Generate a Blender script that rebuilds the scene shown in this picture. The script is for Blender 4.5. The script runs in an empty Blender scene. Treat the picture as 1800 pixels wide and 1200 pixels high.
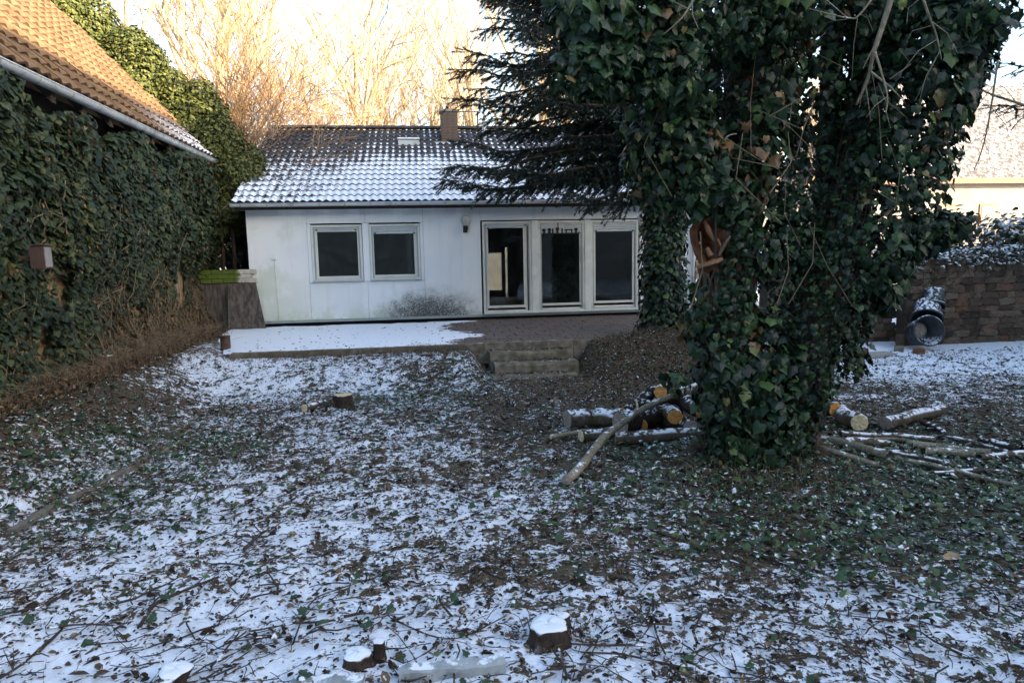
import bpy, math, random
import numpy as np
from mathutils import Vector, Matrix

random.seed(7)
RNG = np.random.default_rng(7)
SC = bpy.context.scene
COL = SC.collection

# ------------------------------------------------------------------ camera, sky, sun, exposure
FPX = 1200.0                       # focal length in pixels of an 1800 px wide frame
EYE = 1.95
_d = np.array([190, 9350, 1200.0]); _d /= np.linalg.norm(_d)
_y = np.array([-165, -154, 1200.0]); _y -= _d * (_y @ _d); _y /= np.linalg.norm(_y)
CAMM = np.stack([np.cross(_y, -_d), _y, -_d], 1)
CAMC = np.array([0, 0, EYE])
cam = bpy.data.cameras.new('camera')
cam.sensor_width = 36; cam.lens = 24; cam.clip_end = 2000; cam.clip_start = 0.05
camo = bpy.data.objects.new('camera', cam); COL.objects.link(camo)
_m = Matrix.Identity(4)
for i in range(3):
    _m[i][0] = CAMM[0][i]; _m[i][1] = -CAMM[1][i]; _m[i][2] = -CAMM[2][i]; _m[i][3] = CAMC[i]
camo.matrix_world = _m
SC.camera = camo

SUN_EL = math.radians(13.5)
SUN_AZ = math.radians(40)          # from +X towards -Y: behind the viewer to the right
SDIR = Vector((math.cos(SUN_EL) * math.cos(SUN_AZ), -math.cos(SUN_EL) * math.sin(SUN_AZ), math.sin(SUN_EL)))
w = bpy.data.worlds.new('World'); SC.world = w; w.use_nodes = True
nt = w.node_tree
bgn = nt.nodes['Background']; bgn.inputs['Strength'].default_value = 0.15
sky = nt.nodes.new('ShaderNodeTexSky'); sky.sky_type = 'NISHITA'; sky.sun_disc = False
sky.sun_elevation = SUN_EL; sky.sun_rotation = math.atan2(SDIR.x, SDIR.y)
sky.air_density = 1.0; sky.dust_density = 2.2; sky.ozone_density = 1.0
nt.links.new(sky.outputs[0], bgn.inputs['Color'])
sl = bpy.data.lights.new('sun', 'SUN'); sl.energy = 5.0; sl.angle = math.radians(0.55); sl.color = (1.0, 0.83, 0.60)
so = bpy.data.objects.new('sun', sl); COL.objects.link(so)
so.rotation_euler = (-SDIR).to_track_quat('-Z', 'Y').to_euler(); so.location = (20, -20, 30)
SC.view_settings.view_transform = 'Standard'; SC.view_settings.look = 'None'
SC.view_settings.exposure = 2.22; SC.view_settings.gamma = 1.0

# ------------------------------------------------------------------ helpers
def ray(px, py):
    return CAMM.T @ np.array([px - 900, py - 600, FPX])
def P(px, py, y):
    r = ray(px, py); return CAMC + r * (y / r[1])
def G(px, py, z=0.0):
    r = ray(px, py); return CAMC + r * ((z - EYE) / r[2])
def sstep(a, b, x):
    t = np.clip((np.asarray(x, float) - a) / (b - a), 0, 1); return t * t * (3 - 2 * t)

_PERM = RNG.random((256, 256))
def vnoise(x, y):
    x = np.asarray(x, float); y = np.asarray(y, float)
    xi = np.floor(x).astype(int); yi = np.floor(y).astype(int)
    fx = x - xi; fy = y - yi; fx = fx * fx * (3 - 2 * fx); fy = fy * fy * (3 - 2 * fy)
    g = lambda a, b: _PERM[a & 255, b & 255]
    return (g(xi, yi) * (1 - fx) + g(xi + 1, yi) * fx) * (1 - fy) + (g(xi, yi + 1) * (1 - fx) + g(xi + 1, yi + 1) * fx) * fy
def fbm(x, y, o=4):
    s = 0; a = .5
    for k in range(o):
        s = s + a * (vnoise(np.asarray(x) * 2 ** k + 17 * k, np.asarray(y) * 2 ** k + 31 * k) - .5); a *= .5
    return s

TERR = 0.45
def gz(x, y):
    x = np.asarray(x, float); y = np.asarray(y, float)
    bank = 0.47 * sstep(-2.75 + 0 * x, -4.1, x) * sstep(3.5, 5.5, y)
    bank = np.maximum(bank, .47 * sstep(10.2, 11.6, y) * sstep(-2.7, -3.2, x))
    ramp = 0.37 * sstep(9.6, 11.5, y) * (1 - sstep(5.2, 8.0, x))
    stair = sstep(0.75, 1.1, x) * (1 - sstep(2.55, 2.95, x)) * (1 - sstep(11.6, 12, y))
    mound = 0.26 * np.exp(-((x - 4.7) ** 2 / 2.6 + (y - 11.7) ** 2 / 1.6))
    tm = 0.16 * np.exp(-((x - 3.05) ** 2 / 0.55 + (y - 5.75) ** 2 / 0.4))
    h = np.maximum(bank, ramp * (1 - stair)) + mound * (1 - stair) + tm
    und = 0.10 * fbm(x * .6, y * .6, 3) + 0.05 * fbm(x * 2.5, y * 2.5, 3)
    inside = sstep(11.35, 11.6, y) * (1 - sstep(6.4, 6.8, x)) * sstep(-.25, .1, x + 3.12 + .27 * (y - 11.5)) * (1 - np.exp(-((x - 4.75) ** 2 / 1.1 + (y - 11.8) ** 2 / .7) ** 2))
    h = h + und * (1 - .8 * stair)
    return np.where(inside > 0, np.minimum(h, h * (1 - inside) + 0.30 * inside), h) * 1.0 + 0 * x

def link(o, parent=None):
    COL.objects.link(o)
    if parent is not None: o.parent = parent
    return o
def tag(o, label=None, cat=None, group=None, kind=None):
    if label: o['label'] = label
    if cat: o['category'] = cat
    if group: o['group'] = group
    if kind: o['kind'] = kind
    return o
def empty(name, label=None, cat=None, group=None, loc=(0, 0, 0)):
    o = bpy.data.objects.new(name, None); o.location = loc; o.empty_display_size = .2
    link(o); return tag(o, label, cat, group)

def npmesh(name, V, F, mat=None, parent=None, smooth=False, attr=None):
    """V (n,3); F list of (m,k) arrays with constant k each"""
    V = np.asarray(V, np.float32)
    if not isinstance(F, list): F = [F]
    F = [np.asarray(f, np.int32) for f in F if len(f)]
    me = bpy.data.meshes.new(name)
    me.vertices.add(len(V)); me.vertices.foreach_set('co', V.ravel())
    nl = sum(f.size for f in F); me.loops.add(nl)
    me.loops.foreach_set('vertex_index', np.concatenate([f.ravel() for f in F]))
    tot = np.concatenate([np.full(len(f), f.shape[1], np.int32) for f in F])
    me.polygons.add(len(tot))
    st = np.concatenate([[0], np.cumsum(tot)[:-1]]).astype(np.int32)
    me.polygons.foreach_set('loop_start', st); me.polygons.foreach_set('loop_total', tot)
    me.polygons.foreach_set('use_smooth', np.full(len(tot), bool(smooth)))
    if attr:
        for k, v in attr.items():
            a = me.attributes.new(k, 'FLOAT', 'POINT'); a.data.foreach_set('value', np.asarray(v, np.float32))
    me.update(calc_edges=True); me.validate()
    if mat: me.materials.append(mat)
    o = bpy.data.objects.new(name, me); link(o, parent)
    return o

class MB:
    def __init__(s): s.v = []; s.q = []; s.t = []; s.n = 0
    def add(s, V, Q=(), T=()):
        V = np.asarray(V, float)
        s.v.append(V)
        if len(Q): s.q.append(np.asarray(Q, int) + s.n)
        if len(T): s.t.append(np.asarray(T, int) + s.n)
        s.n += len(V); return s
    def box(s, x0, x1, y0, y1, z0, z1, b=0.0):
        if b <= 0:
            V = [(x, y, z) for z in (z0, z1) for y in (y0, y1) for x in (x0, x1)]
            return s.add(V, [(0, 2, 3, 1), (4, 5, 7, 6), (0, 1, 5, 4), (2, 6, 7, 3), (0, 4, 6, 2), (1, 3, 7, 5)])
        # chamfered in plan and top
        V = []
        for z, k in ((z0, 0), (z1 - b, 0), (z1, b)):
            V += [(x0 + k, y0 + k, z), (x1 - k, y0 + k, z), (x1 - k, y1 - k, z), (x0 + k, y1 - k, z)]
        Q = [(3, 2, 1, 0), (8, 9, 10, 11)]
        for l in (0, 4):
            for i in range(4): Q.append((l + i, l + (i + 1) % 4, l + 4 + (i + 1) % 4, l + 4 + i))
        return s.add(V, Q)
    def tube(s, pts, rad, n=6, caps=True, jit=0.0):
        pts = np.asarray(pts, float); m = len(pts)
        rad = np.broadcast_to(np.asarray(rad, float), (m,)) if np.ndim(rad) < 2 else rad
        T = np.gradient(pts, axis=0); T /= np.linalg.norm(T, axis=1)[:, None] + 1e-9
        ref = np.array([0, 0, 1.]) if abs(T[0][2]) < .9 else np.array([1., 0, 0])
        V = []
        u = np.cross(ref, T[0]); u /= np.linalg.norm(u)
        for i in range(m):
            u = u - T[i] * (u @ T[i]); u /= np.linalg.norm(u) + 1e-9
            v = np.cross(T[i], u)
            a = np.arange(n) * 2 * np.pi / n
            r = rad[i] * (1 + jit * (RNG.random(n) - .5)) if jit else rad[i]
            V.append(pts[i] + (np.cos(a) * r)[:, None] * u + (np.sin(a) * r)[:, None] * v if np.ndim(r) else pts[i] + r * (np.cos(a)[:, None] * u + np.sin(a)[:, None] * v))
        V = np.concatenate(V)
        Q = [(i * n + j, i * n + (j + 1) % n, (i + 1) * n + (j + 1) % n, (i + 1) * n + j) for i in range(m - 1) for j in range(n)]
        Tt = []
        if caps:
            V = np.concatenate([V, [pts[0], pts[-1]]]); a, b = m * n, m * n + 1
            Tt = [(a, (j + 1) % n, j) for j in range(n)] + [(b, (m - 1) * n + j, (m - 1) * n + (j + 1) % n) for j in range(n)]
        return s.add(V, Q, Tt)
    def lathe(s, prof, n=20, M=None):
        """prof list of (r, z)"""
        a = np.arange(n) * 2 * np.pi / n
        V = np.array([(r * math.cos(t), r * math.sin(t), z) for r, z in prof for t in a])
        Q = [(i * n + j, i * n + (j + 1) % n, (i + 1) * n + (j + 1) % n, (i + 1) * n + j) for i in range(len(prof) - 1) for j in range(n)]
        if M is not None: V = V @ np.array(M.to_3x3()).T + np.array(M.translation)
        return s.add(V, Q)
    def build(s, name, mat, parent=None, smooth=False, attr=None):
        return npmesh(name, np.concatenate(s.v), ([np.concatenate(s.q)] if s.q else []) + ([np.concatenate(s.t)] if s.t else []), mat, parent, smooth, attr)

def box(name, x0, x1, y0, y1, z0, z1, mat, parent=None, b=0.0):
    return MB().box(x0, x1, y0, y1, z0, z1, b).build(name, mat, parent)

# ---- materials
class N:
    def __init__(s, name):
        s.m = bpy.data.materials.new(name); s.m.use_nodes = True; s.t = s.m.node_tree
        s.b = s.t.nodes['Principled BSDF']; s.o = s.t.nodes['Material Output']
    def n(s, typ, **kw):
        x = s.t.nodes.new(typ)
        for k, v in kw.items(): setattr(x, k, v)
        return x
    def l(s, a, b): s.t.links.new(a, b)
    def setin(s, sock, v):
        if hasattr(v, 'is_output'): s.l(v, sock)
        else: sock.default_value = (*v, 1) if isinstance(v, tuple) and len(v) == 3 and sock.type == 'RGBA' else v
    def pos(s): return s.n('ShaderNodeNewGeometry').outputs['Position']
    def obj(s): return s.n('ShaderNodeTexCoord').outputs['Object']
    def noise(s, vec, scale, det=4, rough=.55, dist=0.0):
        x = s.n('ShaderNodeTexNoise'); s.l(vec, x.inputs['Vector']); x.inputs['Scale'].default_value = scale
        x.inputs['Detail'].default_value = det; x.inputs['Roughness'].default_value = rough; x.inputs['Distortion'].default_value = dist
        return x.outputs['Fac']
    def math(s, op, a, b=0.0, c=None, clamp=False):
        x = s.n('ShaderNodeMath', operation=op); x.use_clamp = clamp
        s.setin(x.inputs[0], a); s.setin(x.inputs[1], b)
        if c is not None: s.setin(x.inputs[2], c)
        return x.outputs[0]
    def mr(s, v, a, b, c=0.0, d=1.0, smooth=True):
        x = s.n('ShaderNodeMapRange'); x.interpolation_type = 'SMOOTHSTEP' if smooth else 'LINEAR'
        s.setin(x.inputs[0], v)
        for i, k in enumerate((a, b, c, d)): s.setin(x.inputs[1 + i], k)
        return x.outputs[0]
    def mix(s, f, a, b):
        x = s.n('ShaderNodeMix', data_type='RGBA'); s.setin(x.inputs[0], f); s.setin(x.inputs[6], a); s.setin(x.inputs[7], b)
        return x.outputs[2]
    def sep(s, v):
        x = s.n('ShaderNodeSeparateXYZ'); s.l(v, x.inputs[0]); return x.outputs
    def scalev(s, v, sc):
        x = s.n('ShaderNodeMapping'); s.l(v, x.inputs[0]); x.inputs['Scale'].default_value = sc; return x.outputs[0]
    def attr(s, name):
        return s.n('ShaderNodeAttribute', attribute_name=name).outputs['Fac']
    def ramp(s, f, stops):
        x = s.n('ShaderNodeValToRGB'); s.l(f, x.inputs[0]); r = x.color_ramp
        while len(r.elements) < len(stops): r.elements.new(.5)
        for e, (p, c) in zip(r.elements, stops): e.position = p; e.color = (*c, 1)
        return x.outputs[0]
    def bump(s, h, st=.3, dist=.01):
        x = s.n('ShaderNodeBump'); s.l(h, x.inputs['Height']); x.inputs['Strength'].default_value = st; x.inputs['Distance'].default_value = dist
        s.l(x.outputs[0], s.b.inputs['Normal'])
    def done(s, col=None, rough=.7, spec=.3, metal=0.0):
        if col is not None: s.setin(s.b.inputs['Base Color'], col)
        s.setin(s.b.inputs['Roughness'], rough); s.b.inputs['Specular IOR Level'].default_value = spec; s.b.inputs['Metallic'].default_value = metal
        return s.m

SNOW = (0.80, 0.83, 0.88)
def plain(name, col, rough=.6, var=.25, scale=6, spec=.3, metal=0, bump=.15, dirt=None):
    m = N(name); p = m.obj(); f = m.noise(p, scale, 5, .6); f2 = m.noise(p, scale * 7, 3, .6)
    g = m.math('ADD', m.math('MULTIPLY', f, .7), m.math('MULTIPLY', f2, .3))
    c = m.mix(m.mr(g, .3, .7), tuple(k * (1 - var) for k in col), tuple(min(1, k * (1 + var)) for k in col))
    if dirt: c = m.mix(m.mr(m.noise(p, scale * .6, 5, .65, .4), .52, .72, 0, .8), c, dirt)
    if bump: m.bump(f2, bump, .01)
    return m.done(c, rough, spec, metal)

def snowtop(m, base, amount=.5, scale=14, up0=.35, up1=.75):
    """thin snow lying where the surface looks up"""
    g = m.n('ShaderNodeNewGeometry'); nz = m.sep(g.outputs['Normal'])[2]
    n = m.noise(g.outputs['Position'], scale, 4, .6)
    f = m.math('MULTIPLY', m.mr(nz, up0, up1), m.mr(n, .62 - amount * .4, .70 - amount * .4))
    return m.mix(f, base, SNOW)

def leafmat(name, stops, rough=.38, spec=.45, snow=0.0, trans=.12):
    m = N(name); r = m.attr('rnd'); c = m.ramp(r, stops)
    c = m.mix(m.mr(m.noise(m.pos(), 60, 2), .35, .65, 0, .35), c, m.mix(.5, c, (.0, .0, .0)))
    if snow: c = snowtop(m, c, snow, 18, .45, .8)
    b = m.b; m.done(c, rough, spec)
    tr = m.n('ShaderNodeBsdfTranslucent'); m.l(c, tr.inputs[0]); mx = m.n('ShaderNodeMixShader'); mx.inputs[0].default_value = trans
    m.l(b.outputs[0], mx.inputs[1]); m.l(tr.outputs[0], mx.inputs[2]); m.l(mx.outputs[0], m.o.inputs[0])
    return m.m

def barkmat(name, a, b, scale=9, snow=0.0, moss=None):
    m = N(name); p = m.pos()
    n1 = m.noise(p, scale, 6, .65, .6); n2 = m.noise(m.scalev(p, (1, 1, .25)), scale * 6, 4, .7)
    f = m.math('ADD', m.math('MULTIPLY', n1, .5), m.math('MULTIPLY', n2, .5))
    c = m.mix(m.mr(f, .35, .65), a, b)
    if moss: c = m.mix(m.mr(m.noise(p, 5, 4, .6), .5, .68, 0, .7), c, moss)
    if snow: c = snowtop(m, c, snow)
    m.bump(f, .6, .02); return m.done(c, .85, .2)

def ridgewave(m, coord, period):
    return m.math('SINE', m.math('MULTIPLY', coord, 2 * math.pi / period))

MT = {}
# ground: brown litter and soil with patchy snow; the attribute 'snow' holds how much lies where
m = N('garden_ground'); p = m.pos()
litter = m.ramp(m.noise(p, 26, 5, .7), [(.30, (.022, .016, .011)), (.45, (.065, .046, .032)), (.57, (.13, .098, .068)), (.72, (.22, .175, .125))])
litter = m.mix(m.mr(m.noise(p, 3.1, 4, .6), .48, .62, 0, .5), litter, (.05, .058, .026))
sn = m.attr('snow')
warp = m.n('ShaderNodeVectorMath', operation='ADD'); m.l(p, warp.inputs[0])
nz3 = m.n('ShaderNodeTexNoise'); m.l(p, nz3.inputs['Vector']); nz3.inputs['Scale'].default_value = 9; nz3.inputs['Detail'].default_value = 3
sc3 = m.n('ShaderNodeVectorMath', operation='SCALE'); m.l(nz3.outputs['Color'], sc3.inputs[0]); sc3.inputs['Scale'].default_value = .10
m.l(sc3.outputs[0], warp.inputs[1]); pw = warp.outputs[0]
na = m.noise(pw, 8.5, 6, .70); nb = m.noise(pw, 30, 4, .65)
nn = m.math('ADD', m.math('MULTIPLY', na, .62), m.math('MULTIPLY', nb, .38))
thr = m.mr(sn, 0, 1, .68, .33, False)
fac = m.mr(m.math('SUBTRACT', nn, thr), -.012, .022)
c = m.mix(fac, litter, m.mix(m.mr(nb, .4, .62), (.72, .76, .84), SNOW))
hh = m.math('ADD', m.math('MULTIPLY', fac, .6), m.math('MULTIPLY', m.noise(p, 55, 4, .6), .6))
m.bump(hh, .7, .022)
MT['ground'] = m.done(c, m.mr(fac, 0, 1, .9, .65), .2)

# white cladding with grime
m = N('white_cladding'); p = m.pos(); s3 = m.sep(p); x, z = s3[0], s3[2]
base = m.mix(m.mr(m.noise(p, 1.1, 4), .35, .65), (.76, .785, .79), (.82, .84, .84))
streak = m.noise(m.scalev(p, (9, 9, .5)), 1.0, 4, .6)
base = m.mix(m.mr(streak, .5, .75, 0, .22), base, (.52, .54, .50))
algae = m.math('MULTIPLY', m.mr(x, -1.9, -3.7), m.mr(m.math('ADD', m.noise(p, 1.6, 5, .6), m.math('MULTIPLY', z, -.12)), .22, .44))
base = m.mix(m.math('MULTIPLY', algae, .62), base, (.50, .56, .40))
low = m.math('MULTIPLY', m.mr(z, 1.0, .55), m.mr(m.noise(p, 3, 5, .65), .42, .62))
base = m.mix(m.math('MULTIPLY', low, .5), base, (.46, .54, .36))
# mould bloom left by a bush that once stood against the wall
dx = m.math('DIVIDE', m.math('SUBTRACT', x, .2), 1.35); dz = m.math('DIVIDE', m.math('SUBTRACT', z, .50), .78)
rr = m.math('SQRT', m.math('ADD', m.math('MULTIPLY', dx, dx), m.math('MULTIPLY', dz, dz)))
fine = m.noise(m.scalev(p, (1, 1, 1.0)), 30, 5, .8, 1.6); broad = m.noise(p, 5, 4, .6)
bl = m.math('ADD', m.math('SUBTRACT', 1.0, rr), m.math('MULTIPLY', m.math('SUBTRACT', broad, .5), .7))
base = m.mix(m.mr(bl, -.2, .6, 0, .6), base, (.33, .35, .31))
dots = m.math('MULTIPLY', m.mr(bl, .0, .5), m.mr(m.math('ADD', fine, m.math('MULTIPLY', bl, .16)), .50, .60))
base = m.mix(m.math('MULTIPLY', dots, .93), base, (.035, .032, .028))
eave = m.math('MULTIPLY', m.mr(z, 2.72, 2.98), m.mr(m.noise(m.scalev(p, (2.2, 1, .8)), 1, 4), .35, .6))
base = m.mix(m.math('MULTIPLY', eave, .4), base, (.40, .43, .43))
m.bump(m.noise(p, 60, 3), .06, .005)
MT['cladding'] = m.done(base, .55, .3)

MT['paint'] = plain('cream_paint', (.66, .66, .60), .45, .06, 3, .4, 0, .05, (.42, .43, .38))
m = N('peeling_paint'); p = m.pos(); f = m.noise(m.scalev(p, (1, 1, .35)), 26, 5, .75)
MT['peel'] = m.done(m.mix(m.mr(f, .64, .67), m.mix(m.mr(m.noise(p, 3), .4, .6), (.60, .64, .62), (.70, .72, .69)), (.09, .08, .07)), .5, .3)
MT['shutter'] = plain('grey_shutter', (.50, .54, .54), .4, .06, 5, .4, 0, .04, (.38, .40, .38))
MT['flash'] = plain('aluminium_flashing', (.33, .38, .36), .4, .15, 4, .4, .3, .05)
MT['dark'] = plain('painted_gap_shade', (.012, .012, .014), .8, .2, 4)
MT['black'] = plain('black_plastic', (.012, .012, .013), .45, .2, 4, .4)
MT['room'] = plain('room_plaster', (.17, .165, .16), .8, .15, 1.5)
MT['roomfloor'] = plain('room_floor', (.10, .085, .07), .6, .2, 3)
MT['zinc'] = plain('weathered_zinc', (.56, .59, .60), .45, .12, 3, .5, .15, .08, (.22, .22, .20))
MT['concrete'] = plain('grey_concrete', (.30, .28, .25), .85, .2, 9, .2, 0, .4, (.17, .17, .12))
m = N('step_concrete'); p = m.pos(); c = m.mix(m.mr(m.noise(p, 7, 5), .35, .65), (.11, .095, .07), (.22, .19, .15))
c = m.mix(m.mr(m.noise(p, 4, 4), .5, .66, 0, .7), c, (.07, .075, .035)); c = snowtop(m, c, .02, 12, .7, .95)
m.bump(m.noise(p, 60, 4), .5, .01); MT['step'] = m.done(c, .9, .2)
m = N('brown_paver'); p = m.pos(); r = m.n('ShaderNodeObjectInfo').outputs['Random']
c = m.mix(m.mr(m.noise(p, 22, 5, .7), .3, .7), (.085, .06, .05), (.17, .125, .10)); c = m.mix(m.math('MULTIPLY', r, .45), c, (.12, .10, .085))
c = m.mix(m.mr(m.noise(p, 40, 3, .7), .62, .70, 0, .55), c, (.5, .52, .56))
m.bump(m.noise(p, 80, 3), .3, .006); MT['paver'] = m.done(c, .9, .2)
m = N('snow_sheet'); p = m.pos(); c = m.mix(m.mr(m.noise(p, 30, 4, .7), .67, .71, 0, .8), SNOW, (.10, .08, .065))
m.bump(m.noise(p, 24, 4), .25, .015); MT['snow'] = m.done(c, .6, .2)
m = N('snow_cap'); p = m.pos(); m.bump(m.noise(p, 60, 4), .3, .01); MT['snowcap'] = m.done(SNOW, .6, .2)

# house roof tiles with a dusting that fills the troughs and thickens towards the eave
m = N('snowy_roof_tile'); g = m.n('ShaderNodeNewGeometry'); p = g.outputs['Position']; s3 = m.sep(p); r = m.n('ShaderNodeObjectInfo').outputs['Random']
tile = m.mix(m.mr(m.noise(p, 8, 5, .65), .35, .65), (.030, .031, .036), (.075, .072, .074))
tile = m.mix(m.mr(m.noise(p, 2.2, 5, .65), .58, .70, 0, .6), tile, (.13, .085, .05))
tile = m.mix(m.mr(m.noise(p, 3.4, 4, .65), .60, .70, 0, .7), tile, (.13, .12, .04))
slope = m.mr(s3[2], 5.35, 3.35, 0, 1, False)
trough = m.attr('trough'); along = m.attr('along')
left = m.math('MULTIPLY', m.mr(s3[0], -.8, -2.6), m.mr(m.noise(p, 9, 5, .75), .40, .62, 0, .8))
amt = m.math('ADD', m.math('SUBTRACT', m.math('MULTIPLY', m.mr(slope, .10, 1.0, 0, 1, ), 1.0), .30), m.math('MULTIPLY', m.math('SUBTRACT', m.noise(m.scalev(p, (1.6, 1, 1)), 1.3, 4, .6), .5), 1.2))
amt = m.math('ADD', amt, m.math('MULTIPLY', trough, .55))
amt = m.math('ADD', amt, m.math('MULTIPLY', along, -.34))
amt = m.math('ADD', amt, m.math('MULTIPLY', m.math('SUBTRACT', m.noise(p, 22, 4, .7), .5), 1.1))
amt = m.math('SUBTRACT', amt, left)
nzz = m.sep(g.outputs['Normal'])[2]
fac = m.math('MULTIPLY', m.mr(amt, .06, .2), m.mr(nzz, .45, .62))
MT['htile'] = m.done(m.mix(fac, tile, SNOW), .7, .25)

m = N('ochre_roof_tile'); g = m.n('ShaderNodeNewGeometry'); p = g.outputs['Position']; s3 = m.sep(p); r = m.n('ShaderNodeObjectInfo').outputs['Random']
c = m.mix(m.mr(m.noise(p, 5, 5, .65), .35, .65), (.135, .078, .042), (.24, .15, .08))
c = m.mix(m.math('MULTIPLY', r, .3), c, (.16, .09, .055))
c = m.mix(m.mr(m.noise(p, 14, 5, .7), .56, .68, 0, .75), c, (.13, .11, .045))
c = m.mix(m.mr(m.noise(p, 26, 3, .7), .66, .72, 0, .6), c, (.32, .30, .25))
sno = m.math('MULTIPLY', m.math('MULTIPLY', m.mr(s3[2], 4.9, 4.4), m.mr(s3[1], 12.5, 15.5)), m.mr(m.noise(p, 16, 4, .65), .42, .5))
c = m.mix(m.math('MULTIPLY', sno, m.mr(m.sep(g.outputs['Normal'])[2], .5, .6)), c, SNOW)
m.bump(m.noise(p, 40, 4), .3, .01); MT['btile'] = m.done(c, .85, .2)

MT['plaster'] = plain('tan_plaster', (.30, .21, .13), .9, .3, 3, .15, 0, .5, (.16, .12, .085))
MT['rafter'] = plain('old_timber', (.05, .037, .028), .85, .3, 8)
MT['fired'] = plain('chimney_brick', (.14, .105, .088), .9, .3, 14, .2, 0, .4)
m = N('mossy_brick'); p = m.pos(); c = m.mix(m.mr(m.noise(p, 12, 4), .35, .65), (.40, .38, .33), (.55, .52, .46))
c = m.mix(m.mr(m.math('ADD', m.sep(p)[0], m.math('MULTIPLY', m.noise(p, 14, 4), .25)), -3.72, -3.82), c, (.085, .12, .022)); m.bump(m.noise(p, 50, 3), .4, .01); MT['mossbrick'] = m.done(c, .9, .2)
m = N('dark_weathered_slab'); p = m.pos(); c = m.mix(m.mr(m.noise(m.scalev(p, (5, 5, .8)), 3, 5, .65), .35, .65), (.05, .042, .036), (.13, .115, .10)); m.bump(m.noise(p, 50, 3), .4, .008); MT['slab'] = m.done(c, .85, .2)
m = N('rubble_stone'); p = m.pos(); r = m.n('ShaderNodeObjectInfo').outputs['Random']
c = m.ramp(r, [(0, (.050, .036, .028)), (.3, (.090, .060, .042)), (.6, (.12, .088, .064)), (.85, (.16, .12, .085)), (1, (.14, .065, .038))])
c = m.mix(m.mr(m.noise(p, 18, 5, .7), .4, .65, 0, .65), c, m.mix(.6, c, (.02, .018, .015))); m.bump(m.noise(p, 30, 4), .7, .02); MT['stone'] = m.done(c, .95, .15)
MT['mortar'] = plain('old_mortar', (.07, .058, .048), .95, .3, 10, .1, 0, .6)

MT['ivy'] = leafmat('ivy_leaf', [(0, (.005, .013, .008)), (.4, (.010, .028, .014)), (.75, (.020, .048, .020)), (.93, (.040, .088, .028)), (.97, (.10, .15, .04)), (1, (.17, .10, .045))], .42, .34)
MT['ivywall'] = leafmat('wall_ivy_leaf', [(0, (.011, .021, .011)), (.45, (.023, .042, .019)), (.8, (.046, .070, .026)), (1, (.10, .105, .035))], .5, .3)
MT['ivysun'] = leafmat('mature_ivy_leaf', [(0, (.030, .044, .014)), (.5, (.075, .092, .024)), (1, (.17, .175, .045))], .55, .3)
MT['ivyground'] = leafmat('ground_ivy_leaf', [(0, (.016, .036, .016)), (.5, (.030, .062, .024)), (.9, (.055, .10, .032)), (1, (.10, .14, .04))], .45, .4, .13)
MT['litter'] = leafmat('dead_leaf', [(0, (.016, .011, .008)), (.4, (.045, .029, .019)), (.7, (.10, .068, .044)), (.92, (.18, .115, .07)), (1, (.30, .20, .11))], .75, .2, .16, .05)
MT['deadleaf'] = leafmat('dry_brown_leaf', [(0, (.05, .032, .02)), (.5, (.11, .068, .036)), (.85, (.19, .12, .06)), (1, (.30, .20, .10))], .7, .2, 0, .15)
MT['needle'] = leafmat('spruce_needle', [(0, (.009, .017, .013)), (.6, (.017, .032, .024)), (1, (.040, .062, .045))], .5, .35, 0, .05)
MT['bark'] = barkmat('ivy_tree_bark', (.028, .02, .015), (.085, .06, .045), 8)
MT['vine'] = plain('ivy_vine', (.085, .06, .043), .8, .4, 12)
MT['dry'] = plain('dry_stem', (.16, .12, .08), .85, .4, 8)
MT['twig'] = barkmat('twig', (.025, .018, .014), (.08, .06, .045), 12, .12)
MT['sbark'] = barkmat('spruce_bark', (.02, .015, .012), (.06, .045, .036), 10)
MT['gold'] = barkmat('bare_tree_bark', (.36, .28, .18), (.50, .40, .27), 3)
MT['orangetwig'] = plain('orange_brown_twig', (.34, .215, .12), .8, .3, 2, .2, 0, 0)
MT['logbark'] = barkmat('log_bark', (.045, .034, .026), (.15, .12, .09), 7, .42, (.07, .065, .025))
MT['logdark'] = barkmat('dark_log_bark', (.018, .012, .010), (.06, .042, .034), 9, .25)
MT['pole'] = barkmat('smooth_pole_bark', (.12, .105, .075), (.30, .265, .195), 7, .16)
MT['polebrown'] = barkmat('brown_pole_bark', (.06, .042, .033), (.14, .105, .08), 7, .40)
def endgrain(name, a, b):
    m = N(name); p = m.obj(); f = m.noise(p, 30, 4, .6)
    m.bump(f, .3, .006); return m.done(m.mix(m.mr(f, .35, .65), a, b), .8, .2)
MT['cutorange'] = endgrain('fresh_cut_alder', (.48, .20, .05), (.62, .31, .10))
MT['cutpale'] = endgrain('pale_cut_wood', (.52, .42, .24), (.66, .56, .36))
MT['cutgrey'] = endgrain('grey_cut_wood', (.20, .17, .15), (.32, .27, .23))
MT['rot'] = plain('rotten_heartwood', (.12, .05, .025), .85, .45, 9, .2, 0, .6)
MT['fungus'] = plain('bracket_fungus', (.17, .092, .048), .8, .2, 12)
m = N('black_tub_plastic'); c = m.mix(m.mr(m.noise(m.obj(), 4, 4), .4, .6), (.018, .021, .025), (.035, .040, .046)); MT['tub'] = m.done(snowtop(m, c, .38, 22, .35, .7), .5, .3)
MT['rust'] = plain('rusty_tin', (.085, .05, .04), .8, .35, 14, .3, .2, .3)
MT['boxbrown'] = plain('brown_painted_metal', (.075, .048, .042), .5, .15, 9, .4, 0, .05)
MT['boxgrey'] = plain('bare_box_side', (.26, .25, .25), .6, .15, 9)
MT['redbrick'] = plain('broken_brick', (.16, .065, .04), .9, .3, 12, .1, 0, .5)
m = N('neighbour_render'); p = m.pos(); MT['render'] = m.done(m.mix(m.mr(m.noise(p, 1.2, 4), .35, .65), (.185, .17, .165), (.23, .21, .20)), .9, .2)
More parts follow.
